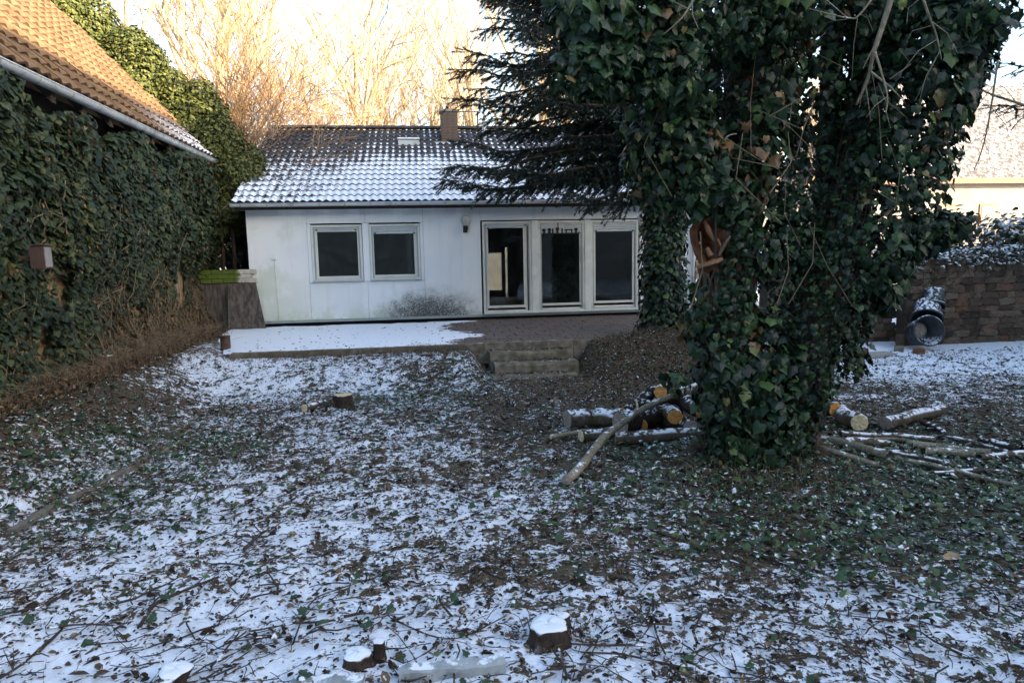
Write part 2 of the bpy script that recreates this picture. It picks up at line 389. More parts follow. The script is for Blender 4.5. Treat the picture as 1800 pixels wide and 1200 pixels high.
m = N('snowy_neighbour_roof'); p = m.pos(); MT['nroof'] = m.done(m.mix(m.mr(m.noise(p, 7, 5, .7), .44, .60), (.08, .07, .07), (.27, .285, .32)), .8, .2)
MT['brownwood'] = plain('brown_window_wood', (.16, .075, .04), .6, .2, 6)
MT['greywall'] = plain('unseen_house_render', (.22, .20, .18), .9, .15, 1, .2, 0, 0)
MT['greyroof'] = plain('unseen_house_roof', (.07, .05, .045), .9, .2, 1, .2, 0, 0)
MT['pale'] = plain('pale_backdrop_wall', (.62, .55, .45), .9, .12, 2, .2, 0, 0)
# glass
m = N('window_glass'); gl = m.n('ShaderNodeBsdfGlossy'); gl.inputs['Roughness'].default_value = .03; gl.inputs['Color'].default_value = (.9, .93, .95, 1)
tr = m.n('ShaderNodeBsdfTransparent'); tr.inputs['Color'].default_value = (.74, .77, .76, 1)
fr = m.n('ShaderNodeFresnel'); fr.inputs['IOR'].default_value = 1.6; mx = m.n('ShaderNodeMixShader')
fw = m.math('ADD', m.math('MULTIPLY', fr.outputs[0], 1.4, clamp=True), 0.0)
m.l(fw, mx.inputs[0]); m.l(tr.outputs[0], mx.inputs[1]); m.l(gl.outputs[0], mx.inputs[2]); 
df = m.n('ShaderNodeBsdfDiffuse'); df.inputs[0].default_value = (.35, .37, .38, 1); mx2 = m.n('ShaderNodeMixShader')
m.l(m.mr(m.noise(m.pos(), 3.0, 5, .7), .45, .75, .004, .05), mx2.inputs[0]); m.l(mx.outputs[0], mx2.inputs[1]); m.l(df.outputs[0], mx2.inputs[2]); m.l(mx2.outputs[0], m.o.inputs[0])
MT['glass'] = m.m
m = N('lamp_globe'); m.b.inputs['Transmission Weight'].default_value = .35; MT['globe'] = m.done((.62, .62, .56), .25, .5)

# ---- scatter of small leaf shapes
def norm(v): return v / (np.linalg.norm(v, axis=-1, keepdims=True) + 1e-9)
_half = [(.24, .12), (.46, .01), (.43, -.2), (.52, -.42), (.31, -.60)]
_out = [(0, -.02)] + _half + [(0, -1.0)] + [(-a, b) for a, b in reversed(_half)]
IVY_V = np.array([(0, -.32, .05)] + [(a, b, -.16 * abs(a) - .10 * max(0, -b - .3)) for a, b in _out])
IVY_T = np.array([(0, 1 + (i + 1) % len(_out), 1 + i) for i in range(len(_out))])
_o2 = [(0, 0), (.42, .05), (.46, -.42), (0, -1), (-.46, -.42), (-.42, .05)]
SIMPLE_V = np.array([(0, -.3, .08)] + [(a, b, -.14 * abs(a)) for a, b in _o2])
SIMPLE_T = np.array([(0, 1 + (i + 1) % 6, 1 + i) for i in range(6)])
DEAD_V = np.array([(0, 0, .0), (.26, -.3, .16), (.22, -.7, .10), (0, -1, -.02), (-.22, -.7, .14), (-.26, -.3, .12), (0, -.5, -.04)])
DEAD_T = np.array([(6, 1, 0), (6, 2, 1), (6, 3, 2), (6, 4, 3), (6, 5, 4), (6, 0, 5)])

def frames(nrm, down):
    nrm = norm(nrm); t = norm(down - nrm * np.sum(down * nrm, 1, keepdims=True)); b = np.cross(-t, nrm)
    return np.stack([b, -t, nrm], 2)          # columns: x, y, z of the leaf
def scatter(name, TV, TF, pos, R, size, mat, parent=None, rnd=None):
    n = len(pos); k = len(TV)
    V = np.einsum('nij,kj->nki', R, TV) * size[:, None, None] + pos[:, None, :]
    F = (TF[None] + (np.arange(n) * k)[:, None, None]).reshape(-1, TF.shape[1])
    if rnd is None: rnd = RNG.random(n)
    return npmesh(name, V.reshape(-1, 3), F, mat, parent, False, {'rnd': np.repeat(rnd, k)})
def dirs(n):
    v = RNG.normal(size=(n, 3)); return norm(v)

# ------------------------------------------------------------------ the ground
def axis(fine0, fine1, step, lo, hi):
    a = np.arange(fine0, fine1 + 1e-6, step)
    def out(s, e):
        r = [s]; st = step
        while abs(r[-1] - e) > 1e-6 and (r[-1] < e) == (s < e):
            st *= 1.25; nx = r[-1] + (st if e > s else -st)
            r.append(nx)
            if (nx >= e) if e > s else (nx <= e): break
        return np.array(r[1:])
    return np.concatenate([out(fine0, lo)[::-1], a, out(fine1, hi)])
SNPTS = [(-3, 3, .70), (-1.5, 3, .76), (0, 3, .78), (1.2, 3, .68), (2.2, 3.2, .60), (3.5, 3.5, .46), (-2.8, 5, .50), (-1, 5, .54), (.5, 4.5, .54), (1.5, 4.6, .44), (2.5, 4.6, .24), (4, 4.8, .10), (5.5, 5, .14), (4.6, 4.0, .30), (3.0, 4.1, .36), (3.3, 2.9, .56), (4.5, 3.2, .44),
         (-4, 6, .25), (-2.6, 6.8, .44), (-1, 7, .44), (.5, 6.5, .38), (1.6, 6, .36), (3, 5.8, .08), (4.5, 6, .22), (3.2, 7.2, .15), (-2.3, 8.8, .40), (-1, 8.6, .38), (.3, 8.3, .28), (1.5, 8, .22), (2.6, 8, .20), (4.4, 8, .30), (6, 8.2, .46), (8, 8, .5),
         (-2.5, 10.4, .56), (-1, 10.2, .48), (.2, 10.4, .38), (1.6, 9.6, .16), (3, 10, .10), (4.5, 11.2, .06), (5.2, 9.6, .2), (6.6, 9.8, .70), (8, 10, .95), (10, 10, 1.05), (12, 10, 1.05), (9, 11.6, 1.05), (13, 11.8, 1.1), (7, 11.5, .95),
         (-4.4, 8, .06), (-4.3, 11, .12), (-3.9, 12.5, .40), (-4.4, 14, .10), (-3.6, 9.6, .30), (-3.5, 11.2, .5), (-20, 30, .85), (20, 30, .85), (0, 40, .85), (-3, 0, .75), (4, 0, .6), (0, 20, .5)]
_sp = np.array(SNPTS)
def snowamt(x, y):
    x = np.asarray(x, float).ravel(); y = np.asarray(y, float).ravel()
    d2 = (x[:, None] - _sp[:, 0]) ** 2 + (y[:, None] - _sp[:, 1]) ** 2 + .02
    w_ = 1 / d2 ** 1.6
    return (w_ * _sp[:, 2]).sum(1) / w_.sum(1) + .34 * fbm(x * 1.0, y * 1.0, 2) + .38 * fbm(x * 3.1 + 5, y * 3.1, 3) + .13 * sstep(4.4, 5.8, y) * (1 - sstep(1.2, 2.6, x)) * sstep(-4.0, -3.0, x)
gx = axis(-5.2, 8.6, .04, -220, 220); gy = axis(2.2, 12.2, .045, -120, 320)
XX, YY = np.meshgrid(gx, gy); ZZ = gz(XX, YY)
near = (XX > -6) & (XX < 9.5) & (YY > 1.5) & (YY < 12.6)
ZZ = ZZ + np.where(near, .045 * fbm(XX * 7, YY * 7, 3), 0)
ZZ = np.where((XX > -3.02 - .27 * (YY - 11.5)) & (XX < 6.3) & (YY > 11.55) & ((XX - 4.75) ** 2 / 1.1 + (YY - 11.8) ** 2 / .7 > 1.2) & (YY < 24), np.minimum(ZZ, .30), ZZ)
nxg, nyg = len(gx), len(gy)
ii = np.arange(nxg * nyg).reshape(nyg, nxg)
Q = np.stack([ii[:-1, :-1], ii[:-1, 1:], ii[1:, 1:], ii[1:, :-1]], -1).reshape(-1, 4)
GS = np.concatenate([snowamt(a, b) for a, b in zip(np.array_split(XX.ravel(), 40), np.array_split(YY.ravel(), 40))])
go = npmesh('ground', np.stack([XX, YY, ZZ], -1).reshape(-1, 3), Q, MT['ground'], None, True, {'snow': GS})
tag(go, 'garden soil with leaf litter and patchy thin snow', None, None, 'structure')

# ------------------------------------------------------------------ terrace, pavers, snow sheet, steps
YT = 11.45
ter = MB(); ter.add([(-3.1, YT, .1), (6.3, YT, .1), (6.3, 15.95, .1), (-4.15, 15.95, .1), (-3.1, YT, TERR - .045), (6.3, YT, TERR - .045), (6.3, 15.95, TERR - .045), (-4.15, 15.95, TERR - .045)], [(0, 3, 2, 1), (4, 5, 6, 7), (0, 1, 5, 4), (1, 2, 6, 5), (2, 3, 7, 6), (3, 0, 4, 7)]); ter.box(-3.05, 1.04, YT - .03, YT + .14, .12, TERR - .002); ter.box(2.6, 6.3, YT - .03, YT + .14, .12, TERR - .002); ter.box(1.046, 2.594, YT - .028, YT + .14, .12, TERR + .004)
tero = tag(ter.build('terrace', MT['step']), 'brown paved terrace in front of the white bungalow', None, None, 'structure')
pav = MB().box(-.195, .195, -.195, .195, -.04, 0, .006).build('paver', MT['paver'], tero); first = True
for i in range(14):
    for j in range(11):
        cx = .35 + i * .4 + (.2 if j % 2 else 0); cy = YT + .345 + j * .4
        if cx > 6.0 or cy > 15.8: continue
        o = pav if first else pav.copy()
        if not first: COL.objects.link(o); o.parent = tero
        first = False
        o.location = (cx, cy, TERR - .001 + random.uniform(-.004, .004)); o.rotation_euler = (random.uniform(-.008, .008), random.uniform(-.008, .008), random.uniform(-.006, .006))
xs = np.arange(-4.05, 2.6, .03); ys = np.arange(YT - .02, 15.72, .03); X2, Y2 = np.meshgrid(xs, ys)
edge = 0.55 + 1.1 * fbm(X2 * 0 + 3.3, Y2 * 1.4, 3) + .30 * np.sin((Y2 - 11.4) * 1.5) + .45 * (Y2 - 12) / 3
mask = sstep(-.12, .12, X2 + 3.12 + .27 * (Y2 - 11.5) + .35 * fbm(X2 * 3, Y2 * 3, 3)) * sstep(.30, -.30, X2 - edge + .9 * fbm(X2 * 3, Y2 * 11, 5)) * sstep(0, .14, Y2 - YT + .02 + .15 * fbm(X2 * 3, Y2 * 3, 3)) * sstep(15.62, 15.45, Y2 + .25 * fbm(X2 * 2.2, Y2 * 0, 3))
Z2 = TERR - .022 + .034 * mask + .02 * fbm(X2 * 4, Y2 * 7, 4)
i2 = np.arange(X2.size).reshape(X2.shape)
Q2 = np.stack([i2[:-1, :-1], i2[:-1, 1:], i2[1:, 1:], i2[1:, :-1]], -1).reshape(-1, 4)
keep = mask.ravel()[Q2].max(1) > .02
so_ = npmesh('snow_cover', np.stack([X2, Y2, Z2], -1).reshape(-1, 3), Q2[keep], MT['snow'], None, True)
tag(so_, 'smooth white snow covering the left half of the terrace', None, None, 'structure')
st = empty('garden_steps', 'three worn concrete steps leading up to the terrace', 'steps', None, (1.8, 11, 0))
def stepblock(x0, x1, y0, y1, z0, z1):
    n = 12; V = []; prof = [(y0, z0), (y0 + .004, z1 - .035), (y0 + .03, z1 - .004), (y0 + .06, z1), (y1, z1), (y1, z0)]
    for i in range(n + 1):
        xx = x0 + (x1 - x0) * i / n
        V += [(xx - 1.8, yy - 11 + .02 * random.uniform(-1, 1) * (k < 4), zz + .008 * random.uniform(-1, 1) * (0 < k < 5)) for k, (yy, zz) in enumerate(prof)]
    m_ = len(prof); Qs = [(i * m_ + k, (i + 1) * m_ + k, (i + 1) * m_ + k + 1, i * m_ + k + 1) for i in range(n) for k in range(m_ - 1)]
    b = MB().add(V, Qs); Vn = n * m_
    b.t.append(np.array([(0, k, k + 1) for k in range(1, m_ - 1)] + [(Vn, Vn + k + 1, Vn + k) for k in range(1, m_ - 1)]))
    return b.build('step', MT['step'], st)
stepblock(1.12, 2.52, 11.12, 11.41, .0, .33); stepblock(1.16, 2.54, 10.80, 11.115, -.05, .185); stepblock(1.10, 2.46, 10.52, 10.795, -.1, .028)

# ------------------------------------------------------------------ the bungalow
YH = 15.76
hs = empty('bungalow', 'low white bungalow with snow dusted tile roof and roller shutters', 'house', None, (0, 0, 0))
def panel(x0, x1, z0, z1): box('wall_panel', x0 + .003, x1 - .003, YH, YH + .12, z0, z1, MT['cladding'], hs)
ZB = .57
panel(-3.7, -2.42, ZB, 3.03)
panel(-2.42, -1.15, ZB, 1.40); panel(-2.42, -1.15, 2.70, 3.03)
panel(-1.15, .13, ZB, 1.40); panel(-1.15, .13, 2.70, 3.03)
panel(-2.42, -2.345, 1.406, 2.694); panel(-1.225, -1.075, 1.406, 2.694); panel(.055, .13, 1.406, 2.694)
panel(.13, 1.43, ZB, 3.03)
for a, b in ((1.43, 2.68), (2.68, 3.93), (3.93, 5.2)): panel(a, b, 2.72, 3.03)
panel(5.2, 6.6, ZB, 3.03)
wb = MB()
wb.box(-3.7, -3.58, YH + .125, 23.8, .45, 3.03); wb.box(6.48, 6.6, YH + .125, 23.8, .45, 3.03)
# back wall with a tall window and a narrow glazed slit
for x0, x1, z0, z1 in ((-3.57, 2.40, .45, 3.03), (2.86, 2.985, .45, 3.03), (3.07, 6.47, .45, 3.03), (2.40, 2.86, .45, .70), (2.40, 2.86, 1.99, 3.03), (2.985, 3.07, 2.17, 3.03)):
    wb.box(x0 + .001, x1 - .001, 23.68, 23.8, z0, z1)
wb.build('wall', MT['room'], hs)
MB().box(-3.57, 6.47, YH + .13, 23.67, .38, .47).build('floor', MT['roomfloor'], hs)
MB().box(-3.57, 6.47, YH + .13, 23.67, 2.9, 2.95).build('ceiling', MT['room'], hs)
MB().box(-.25, -.15, YH + .13, 21.6, .47, 2.9).box(.2, 1.80, 19.4, 19.5, .47, 2.9).box(3.2, 6.4, 19.4, 19.5, .47, 2.9).box(1.68, 1.78, 19.51, 21, .47, 2.9).build('inner_wall', MT['room'], hs)
# plinth, near black as the painted shade of the gap, and flashing
MB().box(-3.68, 6.58, YH + .06, YH + .11, .40, .52).build('plinth', MT['dark'], hs)
MB().box(-3.72, 6.62, YH - .045, YH + .055, .515, .545).box(-3.72, 6.62, YH - .02, YH + .05, .546, .568).build('base_flashing', MT['flash'], hs)
def shutter(x0, x1, zt, zb, y, par, tilt=0):
    b = MB(); n = max(2, int(round((zt - zb) / .055))); h = (zt - zb) / n
    for k in range(n):
        z0 = zb + k * h; s = (n - k) / n
        V = []
        for xx, tz in ((x0, 0), (x1, tilt * s)):
            V += [(xx, y, z0 + tz), (xx, y - .012, z0 + .012 + tz), (xx, y - .012, z0 + h - .012 + tz), (xx, y, z0 + h - .002 + tz), (xx, y + .01, z0 + h - .002 + tz), (xx, y + .01, z0 + tz)]
        b.add(V, [(i, i + 6, (i + 1) % 6 + 6, (i + 1) % 6) for i in range(6)], [(0, 2, 1), (0, 3, 2), (0, 4, 3), (0, 5, 4), (6, 7, 8), (6, 8, 9), (6, 9, 10), (6, 10, 11)])
    o = b.build('shutter', MT['shutter'], par)
    for xs_, dz_ in ((x0 + .06, 0), (x1 - .10, tilt)): MB().box(xs_, xs_ + .04, y - .035, y - .013, zb + .004 + dz_, zb + .03 + dz_).build('stopper', MT['black'], o)
    return o
def frame4(b, x0, x1, z0, z1, y0, y1, wl, wr, wt, wb_):
    b.box(x0, x0 + wl, y0, y1, z0, z1).box(x1 - wr, x1, y0, y1, z0, z1).box(x0 + wl, x1 - wr, y0 + .001, y1 - .001, z1 - wt, z1 - .001).box(x0 + wl, x1 - wr, y0 + .001, y1 - .001, z0 + .001, z0 + wb_)
def opening(kind, x0, x1, z0, z1, pane, shz, label, tilt=0, post=False):
    wn = bpy.data.objects.new(kind, None); link(wn, hs); wn['label'] = label
    fb = MB(); frame4(fb, x0, x1, z0, z1, YH - .022, YH + .10, .045, .045, .05, .03); fb.build('frame', MT['paint'], wn)
    px0, px1, pz0, pz1 = pane
    sb = MB(); frame4(sb, px0 - .085, px1 + .085, pz0 - (.10 if kind == 'window' else .16), z1 - .055, YH + .03, YH + .085, .05, .05, .05, .05)
    frame4(sb, px0 - .04, px1 + .04, pz0 - .055, z1 - .10, YH + .015, YH + .075, .04, .04, .05, .055)
    sb.build('sash', MT['paint'], wn)
    MB().box(px0 - .005, px1 + .005, YH + .045, YH + .051, pz0 - .005, z1 - .12).build('pane', MT['glass'], wn)
    shutter(x0 + .05, x1 - .05, z1 - .055, shz, YH + .004, wn, tilt)
    # guide rails
    for xg in (x0 + .047, x1 - .075): MB().box(xg, xg + .028, YH - .012, YH + .028, z0 + .03, z1 - .06).build('guide_rail', MT['flash'], wn)
    MB().box(x0 - .01, x1 + .01, YH - .07, YH + .02, z0 - .022, z0 - .001, .006).build('sill', MT['shutter'], wn)
    return wn
opening('window', -2.34, -1.235, 1.432, 2.665, (-2.21, -1.34, 1.53, 2.5), 2.535, 'left window with dark pane and short shutter')
w2 = opening('window', -1.07, .05, 1.432, 2.665, (-.98, -.085, 1.535, 2.4), 2.45, 'right window with hazy grey pane and lower shutter')
d1 = opening('terrace_door', 1.47, 2.60, .60, 2.69, (1.60, 2.42, .76, 2.5), 2.52, 'left terrace door with crooked shutter', .065)
d2 = opening('terrace_door', 2.77, 3.86, .60, 2.69, (2.84, 3.75, .78, 2.4), 2.39, 'middle terrace door under a black paper skyline')
d3 = opening('terrace_door', 4.01, 5.16, .60, 2.69, (4.13, 5.03, .80, 2.4), 2.42, 'right terrace door next to the ivy trunk')
for a, b in ((2.605, 2.765), (3.865, 4.005)): MB().box(a, b, YH - .04, YH + .11, .58, 2.70, .01).build('post', MT['peel'], hs)
MB().box(1.42, 5.21, YH - .10, YH + .115, .571, .578).build('threshold', MT['shutter'], hs)
# paper skyline hung on the middle shutter
sk = MB(); yk = YH - .014; bx0 = 2.86; zz = 2.40
for x, wd, h in ((.05, .05, .05), (.17, .06, .05), (.25, .035, .11), (.36, .05, .08), (.375, .022, .24), (.47, .035, .11), (.57, .03, .09), (.70, .03, .10), (.80, .05, .05)):
    sk.box(bx0 + x - wd / 2, bx0 + x + wd / 2, yk - .006 - random.uniform(0, .002), yk, zz, zz + h)
for x, z in ((.04, .075), (.17, .085), (.36, .10), (.80, .085)):
    a = np.arange(10) * 2 * np.pi / 10; V = [(bx0 + x + .045 * math.cos(t), yk - .009, zz + z + .035 * math.sin(t)) for t in a] + [(bx0 + x + .045 * math.cos(t), yk - .0005, zz + z + .035 * math.sin(t)) for t in a]
    sk.add(V, [(i + 10, (i + 1) % 10 + 10, (i + 1) % 10, i) for i in range(10)], [(0, i, i + 1) for i in range(1, 9)])
sk.box(bx0 + .53, bx0 + .68, yk - .005, yk, zz + .065, zz + .09).box(bx0 - .02, bx0 + .88, yk - .004, yk - .001, zz - .008, zz + .008)
sk.build('paper_skyline', MT['black'], d2)
# blind or board leaning behind the panes
# wall lamp
wl = bpy.data.objects.new('wall_lamp', None); link(wl, hs); wl['label'] = 'round frosted wall lamp on a black bracket'
L = P(818, 388, YH - .13)
MB().lathe([(0.001, -.13), (.05, -.125), (.085, -.07), (.105, 0), (.10, .05), (.07, .10), (.03, .125), (.001, .13)], 18, Matrix.Translation(Vector(L))).build('globe', MT['globe'], wl, True)
lb = MB().lathe([(.001, -.24), (.035, -.23), (.06, -.19), (.055, -.14), (.065, -.115), (.001, -.113)], 14, Matrix.Translation(Vector(L)))
lb.box(L[0] - .02, L[0] + .02, L[1], YH - .002, L[2] - .21, L[2] - .17).box(L[0] - .05, L[0] + .05, YH - .03, YH - .003, L[2] - .26, L[2] - .12); lb.build('bracket', MT['black'], wl, True)
# junction box, conduit, socket
a = P(482, 452, YH - .01)
MB().box(a[0] - .045, a[0] + .045, YH - .045, YH - .002, a[2] - .05, a[2] + .05, .008).build('junction_box', MT['cladding'], hs)
MB().tube([(a[0] + .005, YH - .013, a[2] - .05), (a[0] + .03, YH - .013, .57)], .011, 8).build('conduit', MT['cladding'], hs)
a = P(822, 540, YH - .01); MB().box(a[0] - .045, a[0] + .045, YH - .03, YH - .002, a[2] - .06, a[2] + .06, .008).build('socket', MT['paint'], hs)

# roof: tiles with two waves each
def tile_mesh(name, wd, ln, amp, mat, thick=.022):
    n = 12; u = np.linspace(0, wd, n + 1); ph = 2 * np.pi * u / (wd / 2 if wd > .28 else wd)
    h = amp * (.5 + .5 * np.cos(ph)) ** .8
    V = []; tr = []; al = []
    for k, (s, dz) in enumerate(((0, 0), (ln * 1.06, -.024), (0, -thick))):
        V += [(uu, s, hh + dz + (thick - .022) * .8 * (k != 1)) for uu, hh in zip(u, h)]; tr += list(1 - h / amp); al += [0 if k != 1 else 1] * (n + 1)
    m_ = n + 1
    Q = [(i, i + 1, m_ + i + 1, m_ + i) for i in range(n)] + [(2 * m_ + i, 2 * m_ + i + 1, i + 1, i) for i in range(n)]
    return np.array(V), np.array(Q), {'trough': tr, 'along': al}
def roof_tiles(parent, cols, rows, wd, ln, M, amp, mat, score, lift, thick=.022):
    V, Q, at = tile_mesh('roof_tile', wd, ln, amp, mat, thick)
    me = npmesh('roof_tile', V, Q, mat, parent, False, at); items = []
    for r in range(rows):
        for c_ in range(cols):
            items.append((score(c_, r), c_, r))
    items.sort(key=lambda t: -t[0])
    Mw = Matrix(M); far = []
    for k, (s, c_, r) in enumerate(items):
        T = Mw @ Matrix.Translation((c_ * wd, r * ln, lift + random.uniform(-.004, .004))) @ Matrix.Rotation(random.uniform(-.012, .012), 4, 'Z') @ Matrix.Rotation(random.uniform(-.012, .012), 4, 'Y')
        if k < 298:
            o = me if k == 0 else me.copy()
            if k: COL.objects.link(o); o.parent = parent
            o.matrix_world = T
        else: far.append(T)
    if far:
        A = np.array([np.array(t) for t in far]); VV = np.einsum('nij,kj->nki', A[:, :3, :3], V) + A[:, None, :3, 3]
        FF = (Q[None] + (np.arange(len(far)) * len(V))[:, None, None]).reshape(-1, 4)
        o = npmesh('roof_tile_field', VV.reshape(-1, 3), FF, mat, parent, False, {k2: np.tile(v, len(far)) for k2, v in at.items()})
        o['kind'] = 'stuff'
RIDGE = Vector((0, 19.8, 5.38)); EAVE = Vector((0, 15.36, 3.10))
sv = (RIDGE - EAVE); SL = sv.length; sv.normalize(); nv = Vector((1, 0, 0)).cross(sv)
rm = Matrix(((1, sv.x, nv.x, -3.86), (0, sv.y, nv.y, EAVE.y), (0, sv.z, nv.z, EAVE.z), (0, 0, 0, 1)))
ROWS = 16; LN = SL / ROWS; WD = .325; COLS = 33
roof = bpy.data.objects.new('roof', None); link(roof, hs)
roof_tiles(roof, COLS, ROWS, WD, LN, rm, .042, MT['htile'], lambda c_, r: (100 if 2 <= c_ < 22 else 0) + (50 if 22 <= c_ < 26 else 0) - r * .5, .05)
xe = -3.86 + COLS * WD
rb = MB(); e0 = EAVE; 
V = [(-3.82, e0.y + .03, e0.z - .02), (xe - .03, e0.y + .03, e0.z - .02), (xe - .03, RIDGE.y, RIDGE.z - .01), (-3.82, RIDGE.y, RIDGE.z - .01), (-3.82, 24.2, 3.1), (xe - .03, 24.2, 3.1)]
rb.add(V + [(a_, b_, c_ - .10) for a_, b_, c_ in V], [(0, 1, 2, 3), (3, 2, 5, 4), (7, 6, 9, 8), (8, 9, 10, 11), (0, 6, 7, 1), (5, 11, 10, 4), (0, 3, 9, 6), (3, 4, 10, 9), (2, 1, 7, 8), (5, 2, 8, 11)]); rb.build('roof_deck', MT['rafter'], roof)
box('soffit', -3.8, xe - .05, 15.42, YH - .005, 3.0, 3.025, MT['cladding'], roof)
# ridge caps
rc = None
for k in range(28):
    if rc is None:
        b = MB(); a = np.linspace(0, math.pi, 8); V = []
        for t_, s_ in ((0, 1.0), (.39, .86)):
            V += [(t_, -.13 * s_ * math.cos(q), .085 * s_ * math.sin(q) - .02) for q in a]
        b.add(V, [(i, i + 1, 9 + i, 8 + i) for i in range(7)]); rc = b.build('ridge_cap', MT['htile'], roof, True); o = rc
    else: o = rc.copy(); COL.objects.link(o); o.parent = roof
    o.location = (-3.86 + k * .383, RIDGE.y, RIDGE.z + .10 + random.uniform(-.006, .006))
# chimney
cp = P(790, 240, 19.0); cz = P(790, 195, 19.0)[2]; cx = cp[0]
ch = MB().box(cx - .22, cx + .22, 18.9, 19.34, 4.5, cz - .03).build('chimney', MT['fired'], hs)
rows = int((cz - 4.9) / .075)
br = None
for r in range(rows):
    for k in range(3):
        if br is None: br = MB().box(-.068, .068, -.012, .02, -.031, .031).build('brick', MT['fired'], ch); o = br
        else: o = br.copy(); COL.objects.link(o); o.parent = ch
        o.location = (cx - .148 + k * .148 + (.0 if r % 2 else .012), 18.9, 4.93 + r * .075)
MB().box(cx - .25, cx + .25, 18.87, 19.37, cz - .029, cz + .02, .01).build('chimney_cap', MT['concrete'], ch)
MB().box(cx - .40, cx + .36, 18.72, 18.89, 4.86, 4.93).build('lead_apron', MT['zinc'], ch)
MB().tube([(cx + .25, 19.1, cz), (cx + .78, 19.1, cz + .005)], .012, 6).tube([(cx + .78, 19.1, cz + .02), (cx + .79, 19.1, 4.8)], .02, 6).build('aerial_frame', MT['twig'], ch)
vp = MB().lathe([(.06, 0), (.055, .5), (.02, .78), (.001, .8)], 10, Matrix.Translation((cx + .96, 19.1, cz - .72))).build('vent_pipe', MT['zinc'], hs, True)
# roof hatch
hp = P(718, 238, 19.0)
hb = MB().box(hp[0] - .27, hp[0] + .27, 18.62, 19.2, 4.72, 4.98, .02).build('roof_hatch', MT['zinc'], hs)
MB().box(hp[0] - .29, hp[0] + .29, 18.58, 19.24, 4.985, 5.02, .01).build('hatch_snow', MT['snowcap'], hb)
def gutter(name, p0, p1, r, mat, parent, nbr, out):
    p0 = Vector(p0); p1 = Vector(p1); d = (p1 - p0).normalized(); up = Vector((0, 0, 1)); sd = Vector(out)
    a = np.linspace(0, math.pi, 11); b = MB(); V = []
    for p in (p0, p1):
        for q in a: V.append(p + sd * (r * math.cos(q)) - up * (r * math.sin(q)))
        for q in a[::-1]: V.append(p + sd * ((r - .006) * math.cos(q)) - up * ((r - .006) * math.sin(q)) + up * .001)
    m_ = 22; b.add([tuple(v) for v in V], [(i, (i + 1) % m_, m_ + (i + 1) % m_, m_ + i) for i in range(m_)])
    for p in (p0, p1):
        pts = [tuple(p)] + [tuple(p + sd * (r * math.cos(q)) - up * (r * math.sin(q))) for q in a]
        b.add(pts, [], [(0, i, i + 1) for i in range(1, 11)])
    b.tube([tuple(p0 + sd * r + up * .004), tuple(p1 + sd * r + up * .004)], .011, 6)
    g_ = b.build(name, mat, parent, True)
    for k in range(nbr):
        p = p0 + (p1 - p0) * ((k + .4) / nbr); V = []
        for e in (-.011, .011):
            for q in a: V.append(tuple(p + d * e + sd * ((r + .006) * math.cos(q)) - up * ((r + .006) * math.sin(q))))
        MB().add(V, [(i, i + 1, 12 + i, 11 + i) for i in range(10)]).build('bracket', MT['flash'], g_)
    return g_
gutter('gutter', (-3.88, 15.27, 3.10), (xe, 15.27, 3.115), .065, MT['zinc'], hs, 20, (0, -1, 0))
MB().tube([(6.5, 15.6, 3.0), (6.5, 15.66, 2.8), (6.5, 15.66, .5)], .045, 10).build('downpipe', MT['zinc'], hs)

# ------------------------------------------------------------------ barn on the left
bn = empty('barn', 'old barn with ochre tiled roof beside the bungalow', 'barn', None, (-5, 11, 0))
bn.location = (0, 0, 0)
BX = -4.82
MB().box(BX - .3, BX, 4.2, 16.5, -.1, 4.0).box(-11, BX - .31, 16.2, 16.5, -.1, 4.0).build('wall', MT['plaster'], bn)
MB().box(BX + .002, BX + .06, 4.2, 16.45, 3.3, 3.48).box(BX + .002, BX + .03, 4.2, 16.45, 3.485, 4.15).build('eave_shade_boards', MT['rafter'], bn)  # dark timber boards, the upper one painting the shaded void below the eave
MB().add([(BX - .02, 16.45, 4.001), (-10.9, 16.45, 4.001), (-7.9, 16.45, 7.3), (BX - .02, 16.3, 4.001), (-10.9, 16.3, 4.001), (-7.9, 16.3, 7.3)], [(0, 1, 4, 3), (1, 2, 5, 4), (2, 0, 3, 5)], [(0, 2, 1), (3, 4, 5)]).build('gable', MT['plaster'], bn)
E0 = Vector((-4.42, 0, 4.16)); R0 = Vector((-7.9, 0, 7.74)); uv = (R0 - E0); BSL = uv.length; uv.normalize(); bnv = Vector((0, 1, 0)).cross(uv)
BR = 15; BLN = BSL / BR; BWD = .25; BC = 50
bnv = Vector((uv.z, 0, -uv.x))
bm = Matrix(((0, uv.x, bnv.x, E0.x), (1, uv.y, bnv.y, 16.55 - BC * BWD), (0, uv.z, bnv.z, E0.z), (0, 0, 0, 1)))
broof = bpy.data.objects.new('roof', None); link(broof, bn)
roof_tiles(broof, BC, BR, BWD, BLN, bm, .045, MT['btile'], lambda c_, r: (200 if (16.55 - (BC - c_) * BWD) > 9.0 + r * .42 and r < 12 else 0) - abs(c_ - 35) * .15 - r * .3, .045, .04)
y0b = 16.5 - BC * BWD
V = [(E0.x, y0b, E0.z), (E0.x, 16.5, E0.z), (R0.x, 16.5, R0.z), (R0.x, y0b, R0.z), (-11.3, 16.5, 4.2), (-11.3, y0b, 4.2)]
MB().add(V + [(a_, b_, c_ - .08) for a_, b_, c_ in V], [(3, 2, 1, 0), (5, 4, 2, 3), (6, 7, 8, 9), (9, 8, 10, 11), (0, 1, 7, 6), (1, 2, 8, 7), (2, 4, 10, 8)]).build('roof_deck', MT['rafter'], broof)
